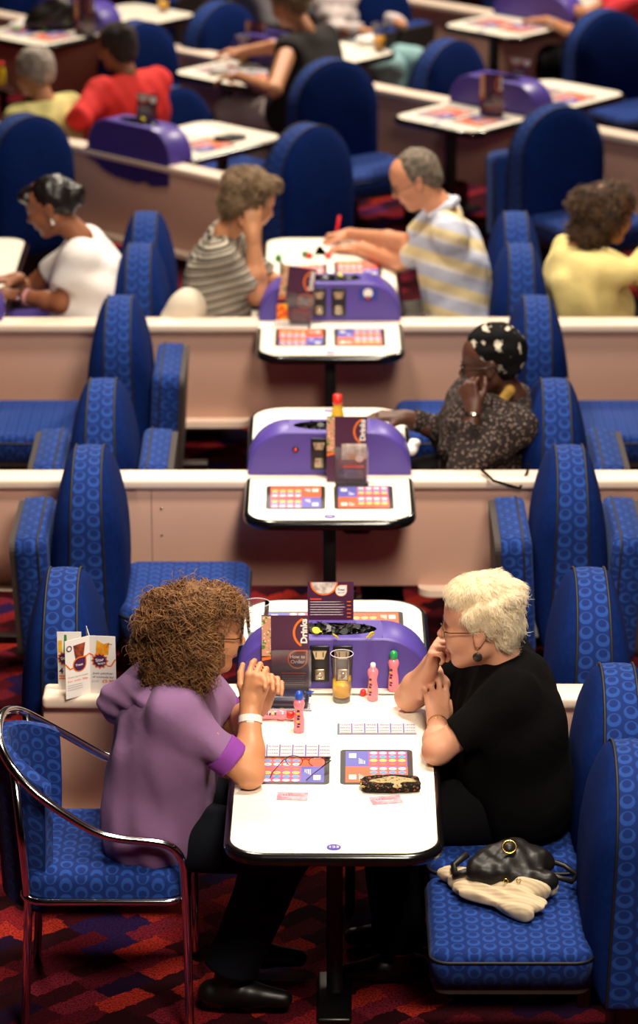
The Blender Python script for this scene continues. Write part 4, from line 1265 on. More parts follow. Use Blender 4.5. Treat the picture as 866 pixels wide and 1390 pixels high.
HB1 = mat('brown short hair', '7a6248', .8, noise=(40, '4c3a2a', .35, .65), bump=(90, .6, .01)); HB1S = mat('brown short strands', '9a8060', .6, noise=(30, '6a5238', .35, .65))
hr = hairdo('hair', [EL((-.028, 0, .045), (.108, .096, .090)), EL((-.075, 0, -.02), (.055, .080, .065), k=.03), EL((.03, 0, .09), (.06, .07, .035), k=.03), EL((-.01, 0, .09), (.09, .08, .045), k=.02),
                      EL((.115, 0, -.03), (.065, .11, .075), k=.01, op='s')], HS_, oS, tS, HB1, vox=.006, amp=.006, freq=60, seed=12)
hr['org'] = tuple(oS)
tufts(hr, HS_, 2500, .035, .0014, HB1S, curl=(.002, .005), down=.4, seed=13, turns=1, jitter=.45, lift=.006, keep=lambda q: ~((q[:, 0] > .05) & (q[:, 2] < .06)))
del hr['org']

# man in striped polo shirt
POLO = stripes('striped polo cloth', [(0, 'b9bfd2'), (.34, 'b9bfd2'), (.42, 'dfdcd8'), (.60, 'dccb9c'), (.86, 'dccb9c'), (.96, 'b9bfd2')], (.32, .25, 1), .105, soft=True)
hc = PY(563, 243, 4.42)
J = seated(hc, PI, pel_back=.20, el=[P(546, 356, .765), PY(556, 330, 4.66)], wr=[P(488, 337, .75), P(474, 318, .76)], head_pitch=-.42, head_yaw=.12, lean=.045, shw=.185)
hd = (((-.9, .35, -.05), (0, 0, -1), -1, (.3, .4, .3)), ((-.95, .05, -.1), (-.1, -.3, -.95), 1, (.9, .9, .5)))
tM, HM_, oM = person('person with grey receding hair in striped polo shirt, writing with red pen', J, SK_M, vox=.0055, top=POLO, bottom=mat('grey trousers', '5a564f', .85), shoes=SHOE, sleeve=.80,
                     girth=1.16, hands=hd, fold=.006, seed=41, neck_r=.056, top_name='polo_shirt', nk=.058)
GH = mat('grey hair', '7d7060', .8, noise=(50, '4d443a', .35, .65), bump=(120, .5, .006))
hairdo('hair', [EL((-.022, 0, .034), (.098, .084, .094)), EL((-.07, 0, -.02), (.045, .070, .055), k=.03), EL((.115, 0, .05), (.065, .05, .07), k=.02, op='s'), EL((.10, 0, -.03), (.085, .12, .085), k=.01, op='s'), EL((-.002, -.095, -.012), (.022, .03, .034), k=.01, op='s')],
       HM_, oM, tM, GH, vox=.005, amp=.002, freq=90, seed=14)
wire_glasses(HM_, oM, tM, mat('thin frame', '4a3a34', .3), LENS, r=.0018)
nb_ = J['nb']
sdf('collar', [RC(nb_ + Vector((.02, -.055, .035)), nb_ + Vector((-.055, -.05, -.01)), .016, .012, .01), RC(nb_ + Vector((.02, .055, .035)), nb_ + Vector((-.055, .05, -.01)), .016, .012, .01), RC(nb_ + Vector((.02, -.055, .035)), nb_ + Vector((.05, 0, .045)), .016, .016, .02), RC(nb_ + Vector((.02, .055, .035)), nb_ + Vector((.05, 0, .045)), .016, .016, .02)], .005, mat('polo collar', 'c9cfe0', .85), tM, origin=oM)

# woman in yellow at the right edge
YEL = mat('pale yellow cloth', 'e6d38a', .9, bump=(10, .5, .015))
hc = PY(826, 290, 4.42)
J = seated(hc, .15, pel_back=.05, el=[PY(885, 380, 4.60), PY(858, 372, 4.22)], wr=[PY(905, 360, 4.5), PY(888, 340, 4.30)], head_pitch=-.15, head_yaw=.2, lean=.04)
tY, HY, oY = person('person with wavy brown hair in pale yellow top at the right edge', J, SK_P, vox=.007, top=YEL, bottom=BLKTR, shoes=SHOE, sleeves=(1.9, 1.9), girth=1.22, hands=((None,), (None,)), fold=.008, seed=51, neck_r=.05)
DHB = mat('wavy brown hair', '4a3524', .8, noise=(30, '2c1d14', .35, .65), bump=(60, .7, .015)); DHS = mat('wavy brown strands', '6b4c30', .6, noise=(25, '3a2618', .35, .65))
hr = hairdo('hair', [EL((-.045, 0, .02), (.115, .110, .110)), EL((-.08, 0, -.07), (.07, .100, .065), k=.03), EL((.03, 0, .08), (.06, .08, .04), k=.03), EL((.12, 0, -.03), (.065, .09, .085), k=.01, op='s')], HY, oY, tY, DHB, vox=.007, amp=.010, freq=50, seed=15)
hr['org'] = tuple(oY)
tufts(hr, HY, 1500, .06, .0022, DHS, curl=(.005, .010), down=.7, seed=16, turns=1.6, jitter=.4, lift=.008, keep=lambda q: ~((q[:, 0] > .05) & (q[:, 2] < .05)))
del hr['org']

# woman in white T-shirt at the left
hc = PY(68, 279, 4.30)
J = seated(hc, PI - .05, pel_back=.17, el=[PY(84, 412, 4.10), PY(30, 400, 4.50)], wr=[PY(28, 402, 4.22), PY(22, 378, 4.42)], head_pitch=-.38, lean=.05)
hd = (((-.95, .25, .1), (0, .2, -1), -1, (.5, .7, .4)), ((-.95, -.3, .0), (0, 0, -1), 1, (.5, .7, .4)))
tT, HT, oT = person('person with dark tied back hair in white T-shirt at the left', J, SK_B, lip=LIPB, vox=.0055, top=mat('white jersey', 'e4dfdc', .9, bump=(10, .5, .012)), bottom=mat('violet trousers', '3c2a78', .85), shoes=SHOE, sleeve=.62,
                    girth=1.22, hands=hd, fold=.006, seed=61, neck_r=.062)
BH = mat('black hair', '120d0c', .35, spec=.5, bump=(70, .3, .004))
hairdo('hair', [EL((-.022, 0, .036), (.104, .083, .090)), EL((-.115, 0, .01), (.045, .045, .050), k=.02), EL((-.06, 0, -.01), (.06, .070, .055), k=.03), EL((.078, 0, .075), (.035, .060, .030), k=.03), EL((.10, 0, -.04), (.075, .12, .075), k=.01, op='s'), EL((-.002, .098, -.012), (.022, .03, .034), k=.01, op='s')],
       HT, oT, tT, BH, vox=.005, amp=.002, freq=90, seed=17)
hairdo('hair_tie', [RC((-.093, -.02, .035), (-.088, .02, .045), .014, k=.01)], HT, oT, tT, mat('pink hair tie', 'd83a86', .6), vox=.004, amp=0)
ear = MB(); Me = Matrix.Translation(-oT) @ HT
for z_, r_ in ((-.045, .006), (-.058, .009)): ear.lathe([(.0001, -r_), (r_ * .7, -r_ * .7), (r_, 0), (r_ * .7, r_ * .7), (.0001, r_)], mat('pearl', 'e8e0d8', .2), 12, M=Me @ Matrix.Translation((.0, .086, z_)))
ear.build('earring', tT)
band_around(J['el'][0], J['wr'][0], .80, .034, .014, mat('pink bangle', 'e0a0a8', .3), 'bangle', tT, oT)
band_around(J['el'][0], J['wr'][0], .93, .034, .010, mat('silver bangle', 'e0dcd8', .2, metal=1), 'bangle', tT, oT)

# grey haired person in a yellow shirt, seen from behind
hc = P(45, 97, 1.00)
J = seated(hc, D137, pel_back=.03, head_pitch=-.2, shw=.17)
tG, HG, oG = person('person with short grey hair in pale yellow shirt, back turned at the left', J, SK_P, vox=.009, top=mat('lemon shirt cloth', 'd8cf86', .9, bump=(10, .5, .015)), bottom=BLKTR, shoes=None, sleeve=.8, girth=1.1, hands=((None,), (None,)), fold=.006, seed=71)
hairdo('hair', [EL((-.025, 0, .035), (.105, .092, .092)), EL((-.06, 0, -.02), (.055, .075, .065), k=.03), EL((.10, 0, -.04), (.07, .12, .08), k=.01, op='s')], HG, oG, tG, mat('silver hair', 'b0a59a', .8, noise=(40, '8c8074', .35, .65), bump=(60, .6, .01)), vox=.007, amp=.005, freq=60, seed=18)
# person in red, seen from behind
hc = P(158, 62, 1.08)
J = seated(hc, D137, pel_back=.03, head_pitch=-.15, shw=.20)
J['el'][0] = P(108, 160, .80)
tR, HR, oR = person('person with short black hair in bright red top, back turned', J, SK_B, vox=.009, top=mat('bright red cloth', 'd01c16', .85, bump=(10, .5, .015)), bottom=BLKTR, shoes=None, sleeves=(1.3, .9), girth=1.25, hands=((None,), (None,)), fold=.006, seed=81, neck_r=.06)
hairdo('hair', [EL((-.022, 0, .030), (.106, .092, .098)), EL((-.06, 0, -.03), (.052, .075, .065), k=.03), EL((.10, 0, -.04), (.07, .12, .08), k=.01, op='s')], HR, oR, tR, mat('cropped black hair', '1c1210', .9, noise=(60, '2c1c18', .4, .6)), vox=.007, amp=.003, freq=80, seed=19)
# woman in black sleeveless top
hc = P(392, 4, 1.15)
J = seated(hc, D137 + .15, pel_back=.10, head_pitch=-.35, lean=.03, el=[P(372, 122, .80), P(395, 60, .85)], wr=[P(325, 104, .77), P(330, 70, .80)])
hd = (((-.8, .4, -.1), (0, 0, -1), -1, (.4, .5, .3)), ((-.9, .2, 0), (0, 0, -1), 1, (.4, .5, .3)))
tK, HK, oK = person('person in black sleeveless top and pale trousers at the back', J, SK_P, vox=.008, top=mat('black vest cloth', '17110f', .9), bottom=mat('pale grey trousers', 'b5a6a2', .9, bump=(12, .6, .02)), shoes=None, sleeves=(.12, .12), girth=1.2, hands=hd, fold=.004, seed=91)
hairdo('hair', [EL((-.025, 0, .035), (.108, .094, .096)), EL((-.06, 0, -.02), (.055, .075, .06), k=.03), EL((.10, 0, -.04), (.07, .12, .08), k=.01, op='s')], HK, oK, tK, mat('fair brown hair', '8c7450', .8, noise=(40, '5c4a34', .35, .65), bump=(60, .6, .01)), vox=.008, amp=.005, freq=60, seed=20)
# person in grey behind her, head above the frame
hc = P(372, -70, 1.18)
J = seated(hc, D137 - PI + .3, pel_back=.05, shw=.20)
tN, HN, oN = person('person in grey jumper at the top edge, head out of frame', J, SK_P, vox=.010, top=mat('grey jumper cloth', '57545a', .95, bump=(14, .5, .02)), bottom=BLKTR, shoes=None, sleeves=(1.8, 1.8), girth=1.3, fold=.008, seed=101)
hc = P(478, -62, 1.12)
J = seated(hc, D137 - PI, pel_back=.02, shw=.15)
tO, HO, oO = person('person in white blouse and pale turquoise skirt at the top edge', J, SK_P, vox=.010, top=mat('white blouse cloth', 'cfc4c2', .9, bump=(12, .6, .02)), bottom=mat('turquoise skirt cloth', '8fb8bc', .9), shoes=None, sleeves=(1.7, 1.7), girth=.95, fold=.008, seed=111)
# person in red at the upper right with an arm across the table
hc = P(838, -58, 1.15)
J = seated(hc, PI - .1, pel_back=.05, shw=.18, el=[P(790, 52, .78), P(800, 20, .80)], wr=[P(742, 28, .745), P(760, 10, .76)])
hd = (((-.9, .3, 0), (0, 0, -1), -1, RELAX), ((-.9, .2, 0), (0, 0, -1), 1, RELAX))
tQ, HQ, oQ = person('person in coral red top at the upper right edge, forearm on the table', J, SK_P, vox=.009, top=mat('coral cloth', 'cc2230', .85, bump=(10, .5, .015)), bottom=BLKTR, shoes=None, sleeves=(.7, .7), girth=1.15, hands=hd, fold=.006, seed=121)
band_around(J['el'][0], J['wr'][0], .75, .036, .016, mat('pale watch strap', 'e0d8d0', .4), 'wristwatch', tQ, oQ)
# ------------------------------------------------------------------ loose chrome armchair
def chrome_chair():
    t = root('tub_chair', 'loose chrome framed armchair with blue ring pattern seat, bottom left', 'chair', (-.60, -.625, 0), 0)
    R_ = .0125
    # one hoop: near front leg -> arm -> round the back -> far arm -> far front leg
    def half(s):
        return [(.235, s * .255, .0), (.232, s * .255, .30), (.225, s * .256, .52), (.212, s * .257, .570), (.180, s * .258, .598), (.13, s * .260, .608), (.03, s * .262, .618), (-.03, s * .262, .640), (-.12, s * .258, .700), (-.20, s * .240, .757), (-.262, s * .195, .815), (-.292, s * .12, .845), (-.302, s * .05, .855)]
    a = half(-1); b = half(1)[::-1]
    def smooth(pts, n=2):
        for _ in range(n):
            q = [pts[0]]
            for i in range(len(pts) - 1):
                p0, p1 = Vector(pts[i]), Vector(pts[i + 1]); q += [tuple(p0.lerp(p1, .25)), tuple(p0.lerp(p1, .75))]
            q.append(pts[-1]); pts = q
        return pts
    MB().tube(smooth(a + b), R_, CHROME, 12).build('arm_hoop', t)
    for s in (-1, 1):
        MB().tube([(-.245, s * .205, .80), (-.225, s * .215, .55), (-.215, s * .215, .40), (-.235, s * .22, 0.0)], R_, CHROME, 12).build('back_leg', t)
    m = MB(); out = rrect(.46, -.245, .245, .06, .06, 6)
    m.tube([(x + .0, y, .415) for x, y in out], .011, CHROME, 10, closed=True)
    m.build('seat_rail', t)
    # seat pad
    bm = MB(); o = offset(rrect(.45, -.235, .235, .07, .07, 8), .004)
    vs = []; n = len(o); lay = [(.0, .425), (.0, .47), (-.012, .488), (-.030, .497), (-.055, .502), (-.066, .503)]
    for d, z in lay: vs += [(x, y, z) for x, y in offset(o, d)]
    bm.add(vs, [[i * n + k, i * n + (k + 1) % n, (i + 1) * n + (k + 1) % n, (i + 1) * n + k] for i in range(len(lay) - 1) for k in range(n)], F_RING, smooth=True)
    bm.add(vs[-n:], [list(range(n))], F_RING, smooth=True); bm.add(vs[:n], [list(range(n))[::-1]], UNDER)
    bm.build('seat', t)
    # curved back shell
    bk = MB(); S = 18; H_ = 8
    def shell(off):
        v = []
        for j in range(H_ + 1):
            f = j / H_; z = .36 + (.825 - .36) * f
            span = math.radians(60 + 8 * math.sin(f * PI * .5))
            for i in range(S + 1):
                a_ = PI - span + 2 * span * i / S
                r = .205 + off; top = 0
                zz = z - (.075 * abs(i / S * 2 - 1) ** 2) * f
                v.append((-.045 + (r + .035) * math.cos(a_) - .02 * f, .215 / .205 * r * math.sin(a_) * 1.0, zz))
        return v
    W_ = S + 1
    fs = [[j * W_ + i, j * W_ + i + 1, (j + 1) * W_ + i + 1, (j + 1) * W_ + i] for j in range(H_) for i in range(S)]
    def uvs(): return [[((i + a_) * .024, (j + b_) * .06) for a_, b_ in ((0, 0), (1, 0), (1, 1), (0, 1))] for j in range(H_) for i in range(S)]
    vi = shell(-.022); vo = shell(.022); n = len(vi)
    bk.add(vi, fs, F_RING, uvs(), smooth=True)
    bk.add(vo, [f[::-1] for f in fs], F_RING, [u[::-1] for u in uvs()], smooth=True)
    rim = [(0, i) for i in range(S)] ; al = vi + vo; ed = []
    for i in range(S): ed += [[i + 1, i, n + i, n + i + 1], [H_ * W_ + i, H_ * W_ + i + 1, n + H_ * W_ + i + 1, n + H_ * W_ + i]]
    for j in range(H_): ed += [[j * W_, (j + 1) * W_, n + (j + 1) * W_, n + j * W_], [(j + 1) * W_ + S, j * W_ + S, n + j * W_ + S, n + (j + 1) * W_ + S]]
    bk.add(al, ed, F_RING, smooth=True)
    bk.build('backrest', t)
chrome_chair()

# ------------------------------------------------------------------ printed cards
MAROON = mat('menu purple', '4a1c40', .45); ORG = mat('print orange', 'f07818', .5); RED = mat('print red', 'e84a30', .5); GREYP = mat('small print', 'b8a8b8', .6)
FOOD = spots('food picture', 'd8a080', '5c8a38', 55, .32, col3='f0e8d8', smooth=.05)
CAKE = mat('dessert picture', 'b9a59a', .6, noise=(40, 'ece4da', .4, .6))
ACR = clear('acrylic holder', 'fbf8fb', .03, .08)
RX = Matrix.Rotation(PI / 2, 4, 'X')
def card(m, w, h, M, base=MAROON, th=.0012):
    m.box((0, 0, h / 2), (w, th, h), base, 0, M=M)
def face_M(M, y=-.0010): return M @ Matrix.Translation((0, y, 0)) @ RX           # x right, y up on the card front
def drop(m, c, r, mt, F, dz, tw=1.0):
    """teardrop badge with its point at the upper right"""
    pts = [(c[0] + r * math.cos(a), c[1] + r * math.sin(a), dz) for a in np.linspace(math.radians(90), math.radians(360), 22)] + [(c[0] + r, c[1] + r, dz)]
    m.quad(pts, mt, F)
def small_lines(m, x0, x1, y0, n, dy, F, mt=GREYP, h=.0016, seed=0):
    rs = random.Random(seed)
    for i in range(n):
        m.quad([(x0, y0 - i * dy, .0004), (x1 - rs.random() * (x1 - x0) * .4, y0 - i * dy, .0004), (x1 - rs.random() * .003, y0 - i * dy + h, .0004), (x0, y0 - i * dy + h, .0004)], mt, F)
def menu_drinks(label, loc, rz=0, roll=0, lower='order', group=None, scale=1.0, plain=False):
    t = root('drinks_menu', label, 'menu', loc, rz, group)
    M = Matrix.Rotation(roll, 4, 'Y') @ Matrix.Scale(scale, 4)
    m = MB(); w, h = .112, .243
    card(m, w, h, M); F = face_M(M)
    if not plain:
        Fb = F @ Matrix.Translation((0, 0, .0002))
        m.box((-w / 2 - .014, .002, h / 2), (.030, .0012, h), MAROON, 0, M=M)
        m.quad([(-w / 2 - .028, h - .13, -.0015), (-w / 2 - .001, h - .13, -.0015), (-w / 2 - .001, h - .002, -.0015), (-w / 2 - .028, h - .002, -.0015)], FOOD, Fb)
        m.quad([(-w / 2 - .028, h - .146, -.0012), (-w / 2 - .001, h - .140, -.0012), (-w / 2 - .001, h - .131, -.0012), (-w / 2 - .028, h - .135, -.0012)], ORG, Fb)
        m.arc((w / 2 + .005, h - .055, .0001), .046, .053, 118, 236, ORG, 20, Fb)
        m.text('Drinks', .026, WHITE, Fb @ Matrix.Translation((w / 2 - .014, h - .050, .0004)) @ Matrix.Rotation(PI / 2, 4, 'Z'), bold=.045, width=.078)
        if lower == 'order':
            drop(m, (.022, h - .140), .030, ORG, Fb, .0002); drop(m, (.022, h - .140), .0255, MAROON, Fb, .0004)
            m.text('How to', .0145, WHITE, Fb @ Matrix.Translation((.022, h - .132, .0007)), bold=.03, width=.045)
            m.text('Order', .0160, WHITE, Fb @ Matrix.Translation((.022, h - .148, .0007)), bold=.02, width=.042)
            m.quad([(-.026, h - .186, .0004), (.046, h - .186, .0004), (.046, h - .182, .0004), (-.026, h - .182, .0004)], RED, Fb)
            small_lines(m, -.024, .046, h - .194, 5, .0068, Fb, seed=3)
            for q in (0, 2): m.disc((-.029, h - .1935 - q * .0068, .0004), .002, .002, RED, 8, Fb)
        else:
            m.quad([(-.032, .085, .0002), (w / 2 - .002, .085, .0002), (w / 2 - .002, h - .10, .0002), (-.032, h - .10, .0002)], CAKE, Fb)
            m.disc((.030, .088, .0004), .016, .014, ORG, 18, Fb); m.disc((.030, .088, .0006), .0145, .0125, WHITE, 18, Fb)
            m.disc((.004, .098, .0004), .015, .012, mat('pie crust', 'c8903c', .6), 16, Fb)
            m.quad([(-.026, .054, .0004), (.046, .054, .0004), (.046, .064, .0004), (-.026, .064, .0004)], RED, Fb)
            small_lines(m, -.024, .046, .044, 5, .0068, Fb, seed=4)
    m.build('card', t)
    hd = MB()
    hd.box((.004, -.006, .067), (.118, .0018, .134), ACR, 0, M=M).box((.004, -.024, .0015), (.118, .044, .0025), ACR, 0).box((.004, .004, .055), (.118, .0018, .110), ACR, 0, M=M)
    hd.build('clear_holder', t)
    return t
def menu_treat(label, loc, rz=0, roll=0, group=None, blank=False, w=.132, h=.118, photo=False):
    t = root('treats_menu', label, 'menu', loc, rz, group)
    M = Matrix.Rotation(roll, 4, 'Y') @ Matrix.Rotation(math.radians(-6), 4, 'X')
    m = MB(); card(m, w, h, M); F = face_M(M); Fb = F @ Matrix.Translation((0, 0, .0002))
    cx, cy = -.020, h - .002
    def half(r, mt, dz): m.quad([(cx + r * math.cos(a), cy + r * .98 * math.sin(a), dz) for a in np.linspace(PI, 2 * PI, 20)], mt, Fb)
    half(.042, ORG, .0001); half(.037, CAKE, .0003)
    drop(m, (.032, h - .028), .0185, ORG, Fb, .0004); drop(m, (.032, h - .028), .0165, WHITE, Fb, .0006)
    if not blank:
        m.text('Treat', .0095, MAROON, Fb @ Matrix.Translation((.032, h - .025, .0009)), bold=.02, width=.022)
        m.text('yourself', .005, MAROON, Fb @ Matrix.Translation((.032, h - .034, .0009)), bold=.01, width=.022)
    m.quad([(-w / 2 + .008, h - .057, .0003), (-w / 2 + .042, h - .057, .0003), (-w / 2 + .042, h - .052, .0003), (-w / 2 + .008, h - .052, .0003)], RED, Fb)
    small_lines(m, -w / 2 + .008, w / 2 - .026, h - .064, 6, .008, Fb, mt=WHITE, seed=6)
    for q in range(5): m.quad([(w / 2 - .020, h - .064 - q * .012, .0003), (w / 2 - .008, h - .064 - q * .012, .0003), (w / 2 - .008, h - .061 - q * .012, .0003), (w / 2 - .020, h - .061 - q * .012, .0003)], ORG, Fb)
    m.build('card', t)
    MB().box((-.014, -.006, .020), (.095, .0018, .040), ACR, 0, M=M).box((-.014, -.016, .0015), (.095, .034, .0025), ACR, 0).build('clear_holder', t)
    return t
ZT = .7205
menu_drinks('drinks menu reading How to Order in clear holder, front of nearest console', Vector((-.086, -.062, ZT)), 0)
menu_treat('menu card with dessert picture standing behind the nearest counter tray', Vector((.035, .150, ZT)), 0, w=.140, h=.262)
menu_drinks('drinks menu with pie picture in front of the middle console', P(476, 652, ZT) + Vector((0, -.02, 0)), 0, lower='pie')
menu_treat('dessert menu card at the left back of the middle console', Vector((-.09, 2.155, ZT + .0)) , 0)
menu_drinks('tilted drinks menu leaning on the third console', P(402, 438, ZT) + Vector((0, -.03, 0)), -.1, roll=.12)
def farp(u, n, z): l, r = frame('far', u, n); return l + Vector((0, 0, z)), r
menu_treat('small purple menu on top of the skirted console', P(199, 166, .86), ANG * .5, blank=True, w=.11, h=.14)
menu_drinks('narrow red and purple menu in front of the console above the polo man', P(670, 158, ZT), ANG * .5, scale=.9)
menu_treat('menu card standing on the console above the polo man', P(706, 112, .84), ANG * .3, blank=True, w=.10, h=.13)
menu_drinks('tall dark red menu beside the lager glass near the woman in black', P(351, 84, ZT), ANG * .6, scale=.92)
menu_drinks('menu standing at the top left beside the black bag', P(118, 48, ZT), ANG * .5, scale=.9)
menu_treat('pale faced menu card on the farthest table at top right', P(722, 24, ZT), ANG * .4, blank=True, w=.13, h=.15)

# ------------------------------------------------------------------ tripanel price card on the partition
def price_card():
    t = root('price_card', 'white tripanel price card reading just £5.99 on the nearest partition', 'sign', P(123, 941, ZT), 0)
    PINK = mat('card print plum', '4a1f52', .5); YEL_ = mat('drink yellow', 'f0c020', .5, noise=(40, 'e87818', .4, .7)); GRN = mat('bottle green', '2f8a3a', .5)
    COLA = mat('cola glass picture', '5a2c1c', .5, noise=(60, 'b04a2a', .4, .6))
    def star(m, c, r, F, dz):
        for rr, mt, d in ((r, ORG, 0), (r * .82, PINK, .0003)):
            m.quad([(c[0] + rr * (1 if k % 2 == 0 else .80) * math.cos(PI * k / 12), c[1] + rr * (1 if k % 2 == 0 else .80) * math.sin(PI * k / 12), dz + d) for k in range(24)], mt, F)
    H = .185
    for idx, (ang, w) in enumerate(((math.radians(-6), .078), (math.radians(215), .085), (math.radians(100), .080))):
        M = Matrix.Rotation(ang, 4, 'Z'); m = MB(); m.box((w / 2, 0, H / 2), (w, .0012, H), WHITE, 0, M=M)
        if idx == 0:
            F = M @ Matrix.Translation((0, -.0009, 0)) @ RX
            m.quad([(.018, .130, 0), (.028, .125, 0), (.056, .125, 0), (.060, .165, 0), (.042, .160, 0), (.022, .172, 0)], YEL_, F)
            m.tube([F @ Vector((.052, .150, .001)), F @ Vector((.056, .161, .001)), F @ Vector((.068, .160, .001))], .0008, BLK, 5)
            for a, b in (((.0, .128), (.012, .122)), ((.052, .090), (.064, .090)), ((.064, .090), (.077, .112))):
                d = (Vector(b) - Vector(a)).normalized() * .0022; m.quad([(a[0] + d.y, a[1] - d.x, .0001), (b[0] + d.y, b[1] - d.x, .0001), (b[0] - d.y, b[1] + d.x, .0001), (a[0] - d.y, a[1] + d.x, .0001)], ORG, F)
            star(m, (.030, .106), .027, F, .0003)
            Ft = F @ Matrix.Translation((.030, .109, .0012)) @ Matrix.Rotation(.2, 4, 'Z')
            m.text('Star', .014, WHITE, Ft, bold=.02, width=.026); m.text('buys', .009, WHITE, Ft @ Matrix.Translation((.003, -.011, 0)), bold=.02, width=.022)
            m.text('Just pitcher', .0088, PINK, F @ Matrix.Translation((.039, .066, .0004)), bold=.01, width=.062)
            m.text('of cocktails for', .0085, PINK, F @ Matrix.Translation((.039, .054, .0004)), bold=.01, width=.064)
            m.text('just', .012, GREYP, F @ Matrix.Translation((.016, .041, .0004)), width=.022)
            m.text('£5.99', .0125, ORG, F @ Matrix.Translation((.054, .041, .0004)), bold=.03, width=.036)
        elif idx == 1:
            F = M @ Matrix.Translation((w, .0009, 0)) @ Matrix.Rotation(PI, 4, 'Z') @ RX       # x from the outer edge to the spine
            m.quad([(.035, .118, 0), (.062, .118, 0), (.070, .168, 0), (.028, .165, 0)], COLA, F)
            m.disc((.014, .158, 0), .010, .010, PINK, 14, F); m.disc((.014, .158, .0002), .006, .006, WHITE, 14, F)
            for a, b in (((.0, .112), (.016, .092)), ((.016, .092), (.030, .095)), ((.068, .120), (.084, .130))):
                d = (Vector(b) - Vector(a)).normalized() * .0022; m.quad([(a[0] + d.y, a[1] - d.x, .0001), (b[0] + d.y, b[1] - d.x, .0001), (b[0] - d.y, b[1] + d.x, .0001), (a[0] - d.y, a[1] + d.x, .0001)], ORG, F)
            drop(m, (.049, .102), .024, ORG, F, .0002); drop(m, (.049, .102), .020, PINK, F, .0005)
            m.text('Treat', .010, WHITE, F @ Matrix.Translation((.047, .101, .0008)), bold=.02, width=.026)
            m.text('Trade up to a pint', .006, PINK, F @ Matrix.Translation((.042, .066, .0004)), width=.070)
            m.text('for only 30p', .0085, ORG, F @ Matrix.Translation((.042, .054, .0004)), bold=.01, width=.070)
            small_lines(m, .006, .060, .040, 3, .007, F, seed=8)
        m.build('panel', t)
    # the third leaf seen behind at the left
    M = Matrix.Translation((-.062, .030, 0)); m = MB(); m.box((.0, 0, H / 2), (.072, .0012, H), WHITE, 0, M=M); F = M @ Matrix.Translation((-.036, -.0009, 0)) @ RX
    m.quad([(.002, .120, 0), (.014, .120, 0), (.014, .158, 0), (.003, .158, 0)], YEL_, F); m.quad([(.018, .120, 0), (.030, .120, 0), (.028, .176, 0), (.021, .176, 0)], GRN, F)
    star(m, (.022, .100), .024, F, .0003); m.text('Star', .014, WHITE, F @ Matrix.Translation((.022, .102, .0012)) @ Matrix.Rotation(.2, 4, 'Z'), bold=.02, width=.026)
    m.text('4', .024, PINK, F @ Matrix.Translation((.010, .060, .0004)), bold=.03); small_lines(m, .003, .035, .042, 2, .008, F, mt=ORG, h=.004, seed=1)
    m.build('panel', t)
price_card()

# ------------------------------------------------------------------ things on the nearest table
PINKB = mat('pink ink bottle', 'f08090', .25, coat=.3); TIPW = mat('dauber tip', 'ece6e0', .6)
def dauber(label, loc, cap, rot=(0, 0, 0), rz=0, lbl=True):
    t = root('ink_dauber', label, 'bingo dauber', loc, rz)
    t.rotation_euler = (rot[0], rot[1], rot[2] + rz)
    MB().lathe([(.0140, 0), (.0160, .003), (.0162, .030), (.0145, .048), (.0122, .062), (.0128, .072), (.0158, .082), (.0168, .090), (.0140, .098), (.0090, .103), (.0085, .106)], PINKB, 22).build('bottle', t)
    if cap is not None:
        MB().lathe([(.0112, .103), (.0120, .106), (.0120, .116), (.0098, .123), (.005, .127), (.0001, .128)], cap, 18).build('cap', t)
    else:
        MB().lathe([(.0075, .105), (.0080, .108), (.0080, .114), (.006, .118), (.0001, .119)], TIPW, 16).build('foam_tip', t)
    if lbl:
        m = MB()
        for k in range(7):
            a = -2.1 + .12 * math.sin(k * 2.1); z = .022 + k * .008; r = .0165 if k < 3 else .0158 - (k - 3) * .0006
            c = Vector((r * math.cos(a), r * math.sin(a), z)); tz = Vector((-math.sin(a), math.cos(a), 0)) * .004
            m.quad([c - tz + Vector((0, 0, -.003)), c + tz + Vector((0, 0, -.002)), c + tz + Vector((0, 0, .002)), c - tz + Vector((0, 0, .003))], [mat('label black', '1a1a20', .4), mat('label yellow', 'f0c828', .4)][k % 3 == 2])
        m.build('label', t)
    return t
DB = mat('cap blue', '2450c0', .3); DG = mat('cap green', '1f9a50', .3); DR = mat('cap red', 'd82a20', .3)
dauber('pink ink dauber with blue cap standing on the nearest table', P(406, 993, ZT), DB, rz=.4)
dauber('pink ink dauber with green cap beside the nearest console', P(534, 937, ZT), DG)
dauber('open pink ink dauber with white tip between juice glass and green capped one', P(506, 950, ZT), None)
dauber('pink ink dauber lying on its side by the dark spectacle case', P(342, 969, ZT + .017), DR, rot=(0, PI / 2, 0), rz=-.06)
MB_ = MB().lathe([(.0001, -.009), (.008, -.009), (.0095, -.006), (.0095, .006), (.008, .009), (.0001, .009)], DR, 18, M=RX)
o = MB_.build('dauber_cap', None, P(493, 940, ZT + .0095)); tag(o, 'loose red dauber cap lying left of the open dauber', 'cap')
# dark clip that leans on the open dauber
o = MB().box((0, 0, 0), (.022, .014, .020), BLK, .005).build('pen_clip', None, P(499, 925, ZT + .034)); o.parent = None
bpy.data.objects.remove(o)
